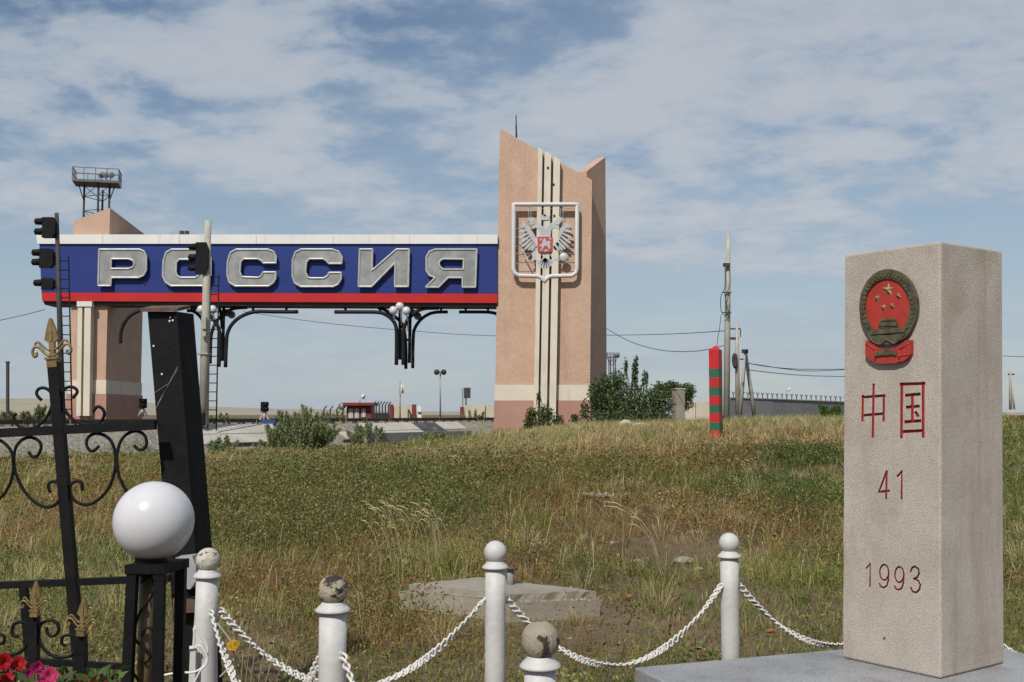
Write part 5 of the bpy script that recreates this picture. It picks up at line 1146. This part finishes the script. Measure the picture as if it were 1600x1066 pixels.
# ================================================================== GRASS
GREEN = np.array((.16, .18, .046)); DKGR = np.array((.066, .10, .03)); OLIVE = np.array((.25, .225, .075)); STRAW = np.array((.46, .385, .20)); RUST = np.array((.27, .13, .05)); BRN = np.array((.19, .125, .068)); BRIGHT = np.array((.15, .20, .04))
def project(x, y, z):
    dz = z-EYE; yc = y*CP+dz*SP; zc = -y*SP+dz*CP; return 800+F*x/yc, 533-F*zc/yc
def zones(x, y):
    x = x+1.2*(fbm(x/1.1, y/1.1, 13)-.5)*np.clip(y/14, .5, 2); y = y*(1+.16*(fbm(x/1.4, y/2.0, 17)-.5))
    px, py = project(x, y, terr(x, y)); g = lambda cx, cy, sx, sy: np.exp(-((px-cx)/sx)**2-((py-cy)/sy)**2)
    n1 = fbm(x/1.3, y/2.0, 21); n2 = fbm(x/3.5, y/5.5, 31); n3 = fbm(x/.5, y/.8, 41)
    Z = {}
    Z['weed'] = np.clip(1.3*g(520, 795, 220, 55)+.9*g(760, 775, 180, 40)+.6*g(420, 860, 120, 45)+.45*g(560, 960, 120, 30), 0, 1)
    Z['dry'] = np.clip(1.4*g(930, 688, 200, 22)+.9*g(1250, 676, 170, 22)+1.1*g(600, 714, 260, 16)+.22*g(100, 830, 170, 90), 0, 1)
    Z['rust'] = np.clip(1.2*g(1020, 728, 170, 22)+1.1*g(900, 800, 150, 35)+.9*g(640, 885, 170, 28)+.9*g(1180, 835, 190, 32)+1.0*g(420, 915, 110, 20)+.9*g(150, 770, 150, 35)+.7*g(700, 1000, 250, 20)+.8*g(60, 840, 90, 40), 0, 1)
    Z['lush'] = np.clip(1.6*g(1250, 724, 85, 18)+.8*g(1180, 765, 130, 25)+.8*g(1290, 790, 60, 20)+.6*g(900, 900, 60, 30)+.5*g(60, 690, 60, 20), 0, 1)
    Z['bare'] = np.clip(1.0*g(1080, 855, 190, 28)+.9*g(380, 742, 70, 16)+.6*g(90, 800, 70, 25)+.5*g(1000, 1000, 200, 35)+.6*g(390, 1010, 80, 40)+.4*g(110, 740, 110, 20), 0, 1)
    Z['weed'] = Z['weed']*sstep(728, 752, py+14*(n1-.5)); Z['dry'] = np.clip(Z['dry']*(.55+.9*n2), 0, 1)
    Z['left'] = 1/(1+np.exp((px-300)/25))
    return px, py, n1, n2, n3, Z
def blocked(x, y):
    s, t_ = st(x, y); m_ = (t_ > -.7+1.6*(fbm(x/1.5, y/1.5, 81)-.35)+1.25*(1-sstep(6.5, 9, s))) | ((t_ > -.9) & (y > 60))
    Q = [(-.02, 8.45), (.69, 8.6), (-.31, 9.38), (-.926, 8.98)]; ins = np.ones(len(x), bool)
    for (ax, ay), (bx, by) in zip(Q, Q[1:]+Q[:1]):
        L_ = math.hypot(bx-ax, by-ay); ins &= ((bx-ax)*(y-ay)-(by-ay)*(x-ax))/L_ > -.2
    m_ |= ins
    m_ |= (x > .45) & (x < 3.2) & (y < 5.7) & (y > 2.6)
    return m_
def sample(n, d0, d1, pw=1.0, amin=-.53, amax=.53):
    u = rng.random(n); d = (d0**pw+(d1**pw-d0**pw)*u)**(1/pw); a = rng.uniform(amin, amax, n); return a*d, d
def pickcol(base, wt, n):
    cum = np.cumsum(wt/wt.sum(1, keepdims=True), 1); return base[(rng.random((n, 1)) > cum).sum(1).clip(0, len(base)-1)]
def tint(col, Z, n2, amt=.62):
    k = (('weed', DKGR*1.1+OLIVE*.2), ('dry', STRAW*.95), ('rust', RUST*.62+OLIVE*.25), ('lush', DKGR*1.05+np.array((0, .02, .004))), ('bare', BRN*.95))
    w = np.stack([Z[a]**1.3 for a, _ in k], 1); s_ = w.sum(1, keepdims=True); tg = (w@np.stack([c for _, c in k]))/np.maximum(s_, 1e-4); a = np.clip(s_, 0, 1)*amt
    col = col*(1-a)+tg*a*np.clip(.75+.5*rng.random((len(col), 1)), 0, 2)
    f = (n2[:, None]-.5)*1.5; return np.clip(col*(1+f*np.array((-.45, .10, -.25)))*(1-.25*np.abs(f)*(f < 0)*0), .01, .8)
def take(keep, arrs, Z): return [v[keep] for v in arrs], {k: v[keep] for k, v in Z.items()}
def tz(x, y): return np.maximum(terr(x, y), emb(x, y))
def build_grass():
    gs = []
    # 1. turf: small tufts, each of one colour
    x, y = sample(62000, 5.2, 60, .9); px, py, n1, n2, n3, Z = zones(x, y)
    keep = ~blocked(x, y) & (rng.random(len(x)) < np.clip(.35+.8*n1+.2*Z['weed']-.75*Z['bare']*(1.4-n3), .08, 1)); (x, y, n1, n2, n3), Z = take(keep, (x, y, n1, n2, n3), Z)
    n = len(x); K = 7
    base = np.stack([OLIVE, GREEN, STRAW, RUST, BRN, DKGR, BRIGHT]); wt = np.stack([.8+0*n1, .5+1.3*n2+.6*Z['lush'], .14+2.6*Z['dry']+.18*Z['left'], .10+1.5*Z['rust'], .15+.4*Z['bare'], .15+.9*Z['weed']+1.2*Z['lush'], .22+.5*Z['lush']*n1+.35*Z['left']*n1], 1)
    col = pickcol(base, wt, n); col = tint(col, Z, n2)*np.clip(1+rng.normal(0, .2, (n, 1)), .5, 1.6); hh = (.05+.09*rng.random(n)**1.5+.10*n1)*(1+.7*Z['weed']+1.2*Z['dry']+.4*Z['lush']-.35*Z['bare'])*np.clip(.8+y/55, .85, 1.6)*(1-.8*sstep(32, 38, y)*(1-sstep(-.02, .06, x/y)))
    rad = .035+.05*rng.random(n)+y*.0012
    X = np.repeat(x, K)+rng.normal(0, 1, n*K)*np.repeat(rad, K); Y = np.repeat(y, K)+rng.normal(0, 1, n*K)*np.repeat(rad, K); N = n*K; ok = ~blocked(X, Y)
    h = np.repeat(hh, K)*rng.uniform(.45, 1.15, N); w = np.maximum(.0045, Y*.00058)*rng.uniform(.7, 1.4, N); cc = np.repeat(col, K, 0)*np.clip(1+rng.normal(0, .15, (N, 1)), .5, 1.5)
    gs.append(blades_geo(np.stack([X, Y, tz(X, Y)-.01], 1)[ok], h[ok], w[ok], rng.uniform(.2, 1.25, N)[ok], cc[ok], cc[ok]*.75+STRAW*.2))
    # 2. herbs: leafy plants, each a cluster of leaves of one colour
    x, y = sample(60000, 5.2, 56, .9); px, py, n1, n2, n3, Z = zones(x, y)
    keep = ~blocked(x, y) & (rng.random(len(x)) < np.clip(.12+1.0*n1*n1+.7*Z['weed']+.6*Z['lush']+.35*Z['rust']-.6*Z['bare'], .05, 1)); (x, y, n1, n2, n3), Z = take(keep, (x, y, n1, n2, n3), Z)
    n = len(x); K = 13
    base = np.stack([GREEN, OLIVE, DKGR, RUST, BRIGHT, STRAW*.8, OLIVE*1.25]); wt = np.stack([.6+.5*n2, .5+0*n1, .25+.9*Z['weed']+1.6*Z['lush'], .14+1.1*Z['rust']+.25*Z['weed'], .28+.2*n1, .10+.35*Z['dry'], .05+.25*Z['rust']], 1)
    col = tint(pickcol(base, wt, n), Z, n2)*np.clip(1+rng.normal(0, .2, (n, 1)), .5, 1.6)
    clump = fbm(x/.8, y/1.2, 51); ph = (.05+.10*rng.random(n)*n1*2+.34*Z['weed']*clump+.20*Z['lush']*clump+.06*Z['rust'])*rng.uniform(.6, 1.3, n); pr = .03+.35*ph+y*.0012
    N = n*K; f = rng.random(N)**.75; X = np.repeat(x, K)+rng.normal(0, .6, N)*np.repeat(pr, K)*(1.15-.6*f); Y = np.repeat(y, K)+rng.normal(0, .6, N)*np.repeat(pr, K)*(1.15-.6*f); ok = ~blocked(X, Y)
    Zc = tz(X, Y)+np.repeat(ph, K)*f+.01; sz = np.maximum(.024, Y*.0019)*rng.uniform(.55, 1.4, N); cc = np.repeat(col, K, 0)*np.clip(1+rng.normal(0, .18, (N, 1)), .4, 1.7)
    gs.append(leaves_geo(np.stack([X, Y, Zc], 1)[ok], sz[ok], (sz*.45)[ok], cc[ok], up=.5))
    # 2b. bushy weeds: taller plants that stand apart and shade each other
    x, y = sample(30000, 6.0, 50, .95); px, py, n1, n2, n3, Z = zones(x, y); cl = fbm(x/1.6, y/2.2, 91)
    keep = ~blocked(x, y) & (rng.random(len(x)) < np.clip((.75*Z['weed']+.85*Z['lush']+.16*Z['rust']+.06)*sstep(.40, .60, cl)*1.5, 0, 1)*(1-sstep(34, 38, y)*(1-sstep(-.02, .06, x/y)))); (x, y, n1, n2, cl), Z = take(keep, (x, y, n1, n2, cl), Z)
    n = len(x); K = 42; low = .45+.55*np.clip(Z['weed']*1.2, 0, 1); ph = (.28+.62*rng.random(n)**1.3)*low*(.6+.7*cl); pr = .08+.28*ph
    base = np.stack([DKGR, GREEN, OLIVE, DKGR*.75, RUST*.9, STRAW*.7]); wt = np.stack([.6+1.2*Z['lush'], .9+0*n1, .8-.6*Z['lush'], .35+.4*Z['weed']+.6*Z['lush'], .25+.5*Z['rust']-.2*Z['lush'], .25-.2*Z['lush']], 1).clip(.02); col = tint(pickcol(base, wt, n), Z, n2, .45)*np.clip(1+rng.normal(0, .25, (n, 1)), .45, 1.7)
    N = n*K; f = rng.random(N)**.65; rr = rng.normal(0, .55, (N, 2))*(np.repeat(pr, K)*(.55+.7*np.sin(f*2.6)))[:, None]; X = np.repeat(x, K)+rr[:, 0]; Y = np.repeat(y, K)+rr[:, 1]; ok = ~blocked(X, Y)
    cc = np.repeat(col, K, 0)*np.clip(1+rng.normal(0, .2, (N, 1)), .4, 1.7); dry = rng.random(N) < .09; cc[dry] = cc[dry]*.3+(STRAW*.6+RUST*.4)*.8
    sz = np.maximum(.032, Y*.0022)*rng.uniform(.6, 1.5, N); gs.append(leaves_geo(np.stack([X, Y, tz(X, Y)+np.repeat(ph, K)*f+.01], 1)[ok], sz[ok], (sz*.45)[ok], cc[ok], up=.6))
    # 3. ground litter: dry flat leaves and bits
    x, y = sample(70000, 5.2, 30, .9); ok = ~blocked(x, y); x, y = x[ok], y[ok]; n = len(x); col = np.stack([STRAW*.7, BRN, RUST*.8, OLIVE, BRN])[rng.integers(0, 5, n)]*rng.uniform(.6, 1.3, (n, 1)); sz = np.maximum(.018, y*.0014)*rng.uniform(.5, 1.5, n)
    V, T, c = leaves_geo(np.stack([x, y, tz(x, y)+.012], 1), sz, sz*.3, col); V[:, 2] = np.repeat(tz(x, y)+.01, 4)+(V[:, 2]-np.repeat(tz(x, y)+.012, 4))*.35; gs.append((V, T, c))
    # 4. tall dry stalks
    x, y = sample(60000, 7, 56, 1.0); px, py, n1, n2, n3, Z = zones(x, y)
    keep = ~blocked(x, y) & (rng.random(len(x)) < np.clip(1.0*Z['dry']*n1*2.0*(1-.9*sstep(33, 38, y)*(1-sstep(-.02, .06, x/y)))+.14*Z['rust']+.12*Z['weed']+.04*n1, 0, 1)); (x, y, n1), Z = take(keep, (x, y, n1), Z)
    n = len(x); z = tz(x, y); h = (.20+.42*rng.random(n))*(.6+.8*n1); w = np.maximum(.0028, y*.00048)*rng.uniform(.7, 1.2, n); col = STRAW*rng.uniform(.55, 1.2, (n, 1)); gr = rng.random(n) < .3; col[gr] = OLIVE*1.4
    gs.append(blades_geo(np.stack([x, y, z], 1), h, w, rng.uniform(.15, .8, n), np.clip(col, .02, .8), None, rng, rng.normal(.3, 1.2, n)))
    # 5. scattered tall tufts: straw and yellow-green clumps that break the carpet
    x, y = sample(2600, 7, 42, 1.0); px, py, n1, n2, n3, Z = zones(x, y)
    keep = ~blocked(x, y) & (rng.random(len(x)) < np.clip(.16+.9*Z['dry']+.3*Z['rust']+.40*n2*n2+.12*Z['weed']-.2*Z['bare'], .02, 1)*(1-.9*sstep(33, 38, y)*(1-sstep(-.02, .06, x/y)))); (x, y, n1), Z = take(keep, (x, y, n1), Z)
    n = len(x); K = 44; hh = rng.uniform(.16, .5, n)*(.75+.5*Z['dry']); col = np.stack([STRAW, OLIVE*1.3, STRAW*.8, BRIGHT*1.1, (STRAW+OLIVE)*.6])[rng.integers(0, 5, n)]; rad = rng.uniform(.04, .13, n); N = n*K
    a = rng.uniform(0, 2*PI, N); q = rng.random(N)**.6*np.repeat(rad, K); X = np.repeat(x, K)+np.cos(a)*q; Y = np.repeat(y, K)+np.sin(a)*q; ok = ~blocked(X, Y)
    gs.append(blades_geo(np.stack([X, Y, tz(X, Y)], 1)[ok], (np.repeat(hh, K)*rng.uniform(.5, 1.15, N))[ok], (np.maximum(.0035, Y*.0005)*rng.uniform(.7, 1.3, N))[ok], rng.uniform(.15, .95, N)[ok], (np.repeat(col, K, 0)*rng.uniform(.65, 1.2, (N, 1)))[ok], None, rng, a[ok]))
    V, T, c = cat_geo(gs); print('grass tris', len(T)); o = npmesh('field_grass', V, T, c, 'grass'); tag(o, 'dry olive steppe grass and weeds covering the whole field', 'grass', kind='stuff')
    # sparse weeds on the gravel shoulder and beyond the track
    x, y = sample(60000, 34, 130, 1.0, -.56, .45); s, t_ = st(x, y); far = terr(x, y) > emb(x, y)
    keep = ((t_ > 1.9) & (t_ < 3.0) & (rng.random(len(x)) < .25*fbm(x/2, y/2, 61))) | ((t_ > 9) & (rng.random(len(x)) < .9)) | ((t_ < -.5) & (y > 58))
    x, y = x[keep], y[keep]; z = np.maximum(terr(x, y), emb(x, y)); n = len(x); nn = fbm(x/4, y/6, 71)
    col = np.where((rng.random((n, 1)) < .5), OLIVE*1.25, STRAW*.85)*np.clip(1+rng.normal(0, .2, (n, 1)), .5, 1.6); col[rng.random(n) < .25] = GREEN
    V, T, c = blades_geo(np.stack([x, y, z], 1), (.12+.35*nn)*rng.uniform(.5, 1.2, n), np.full(n, .05)*rng.uniform(.6, 1.3, n), rng.uniform(.1, .6, n), col)
    o = npmesh('far_grass', V, T, c, 'grass'); tag(o, 'thin dry grass along and beyond the railway embankment', 'grass', kind='stuff')
build_grass()
def tuft(label, px, py, spread, n, hpx, lean, cols, stalks, seed, wmul=1.0):
    r = np.random.default_rng(seed); p = ground_at(px, py); d = p.y; k = d/F; t = thing('grass_tuft', label, 'grass tuft', p, 'tall grass tufts')
    x = p.x+r.normal(0, spread*k*.5, n); y = d+r.normal(0, spread*k*.5, n); z = terr(x, y); col = np.array(cols)[r.integers(0, len(cols), n)]*np.clip(1+r.normal(0, .18, (n, 1)), .5, 1.5)
    V, T, c = blades_geo(np.stack([x, y, z], 1), hpx*k*.55*r.uniform(.5, 1.2, n), np.full(n, .006*wmul)*r.uniform(.7, 1.3, n), r.uniform(.1, .8, n), col, None, r); npmesh('blade_clump', V, T, c, 'grass', t, tuple(p))['kind'] = 'stuff'
    for i in range(stalks):
        b0 = Vector((float(p.x+r.normal(0, spread*k*.35)), float(d+r.normal(0, spread*k*.3)), 0)); b0.z = float(terr(b0.x, b0.y)); h = hpx*k*float(r.uniform(.7, 1.1)); lx = lean*h*float(r.uniform(.5, 1.3)); e = b0+Vector((lx, float(r.normal(0, .05)), h)); m_ = b0.lerp(e, .55)+Vector((-lx*.2, 0, h*.06)); q = b0.lerp(e, .82)+Vector((-lx*.06, 0, h*.03))
        e2 = e+Vector((lx*.3, 0, -h*.06))
        MB().tube(smooth_path([b0, m_, q], 3), .0022*wmul, 4).build('stalk', M['straw'], t); MB().tube([q, q.lerp(e2, .5)+Vector((0, 0, .02)), e2], [.003*wmul, .0065*wmul, .002], 5).build('seed_head', M['straw'], t)
M['straw'] = pmat('dry_straw', (.42, .36, .21, 1), (.34, .30, .16, 1), 8, .8)
YG = [OLIVE*1.5, STRAW*.8, (.20, .20, .07), BRIGHT]
tuft('tall arching yellow grass tuft with seed heads behind the well cover', 680, 902, 95, 900, 118, -.28, YG, 22, 1)
tuft('thin upright grass tuft on the right slope before the dark weeds', 1180, 785, 22, 110, 78, -.22, YG, 8, 2, 1.2)
tuft('single leaning straw stalks left of the rear bollard', 1042, 920, 12, 40, 130, -.42, YG, 4, 3)
tuft('green grass tuft right of the rear bollard', 1260, 910, 70, 500, 60, .1, [BRIGHT, OLIVE*1.3, GREEN], 3, 4)
tuft('yellow-green grass tuft beside the rear bollard shaft', 1175, 895, 50, 350, 55, -.1, [BRIGHT, OLIVE*1.5, STRAW*.7], 2, 5)
tuft('lone straw stalks standing in the middle of the field', 740, 772, 14, 40, 62, -.35, YG, 4, 6, 1.6)
tuft('straw stalks in front of the dark weeds at the field centre', 625, 845, 40, 160, 70, -.4, YG, 8, 7)
for o in list(bpy.data.objects):
    if o.type == 'MESH' and not o.data.materials: print('no material', o.name)
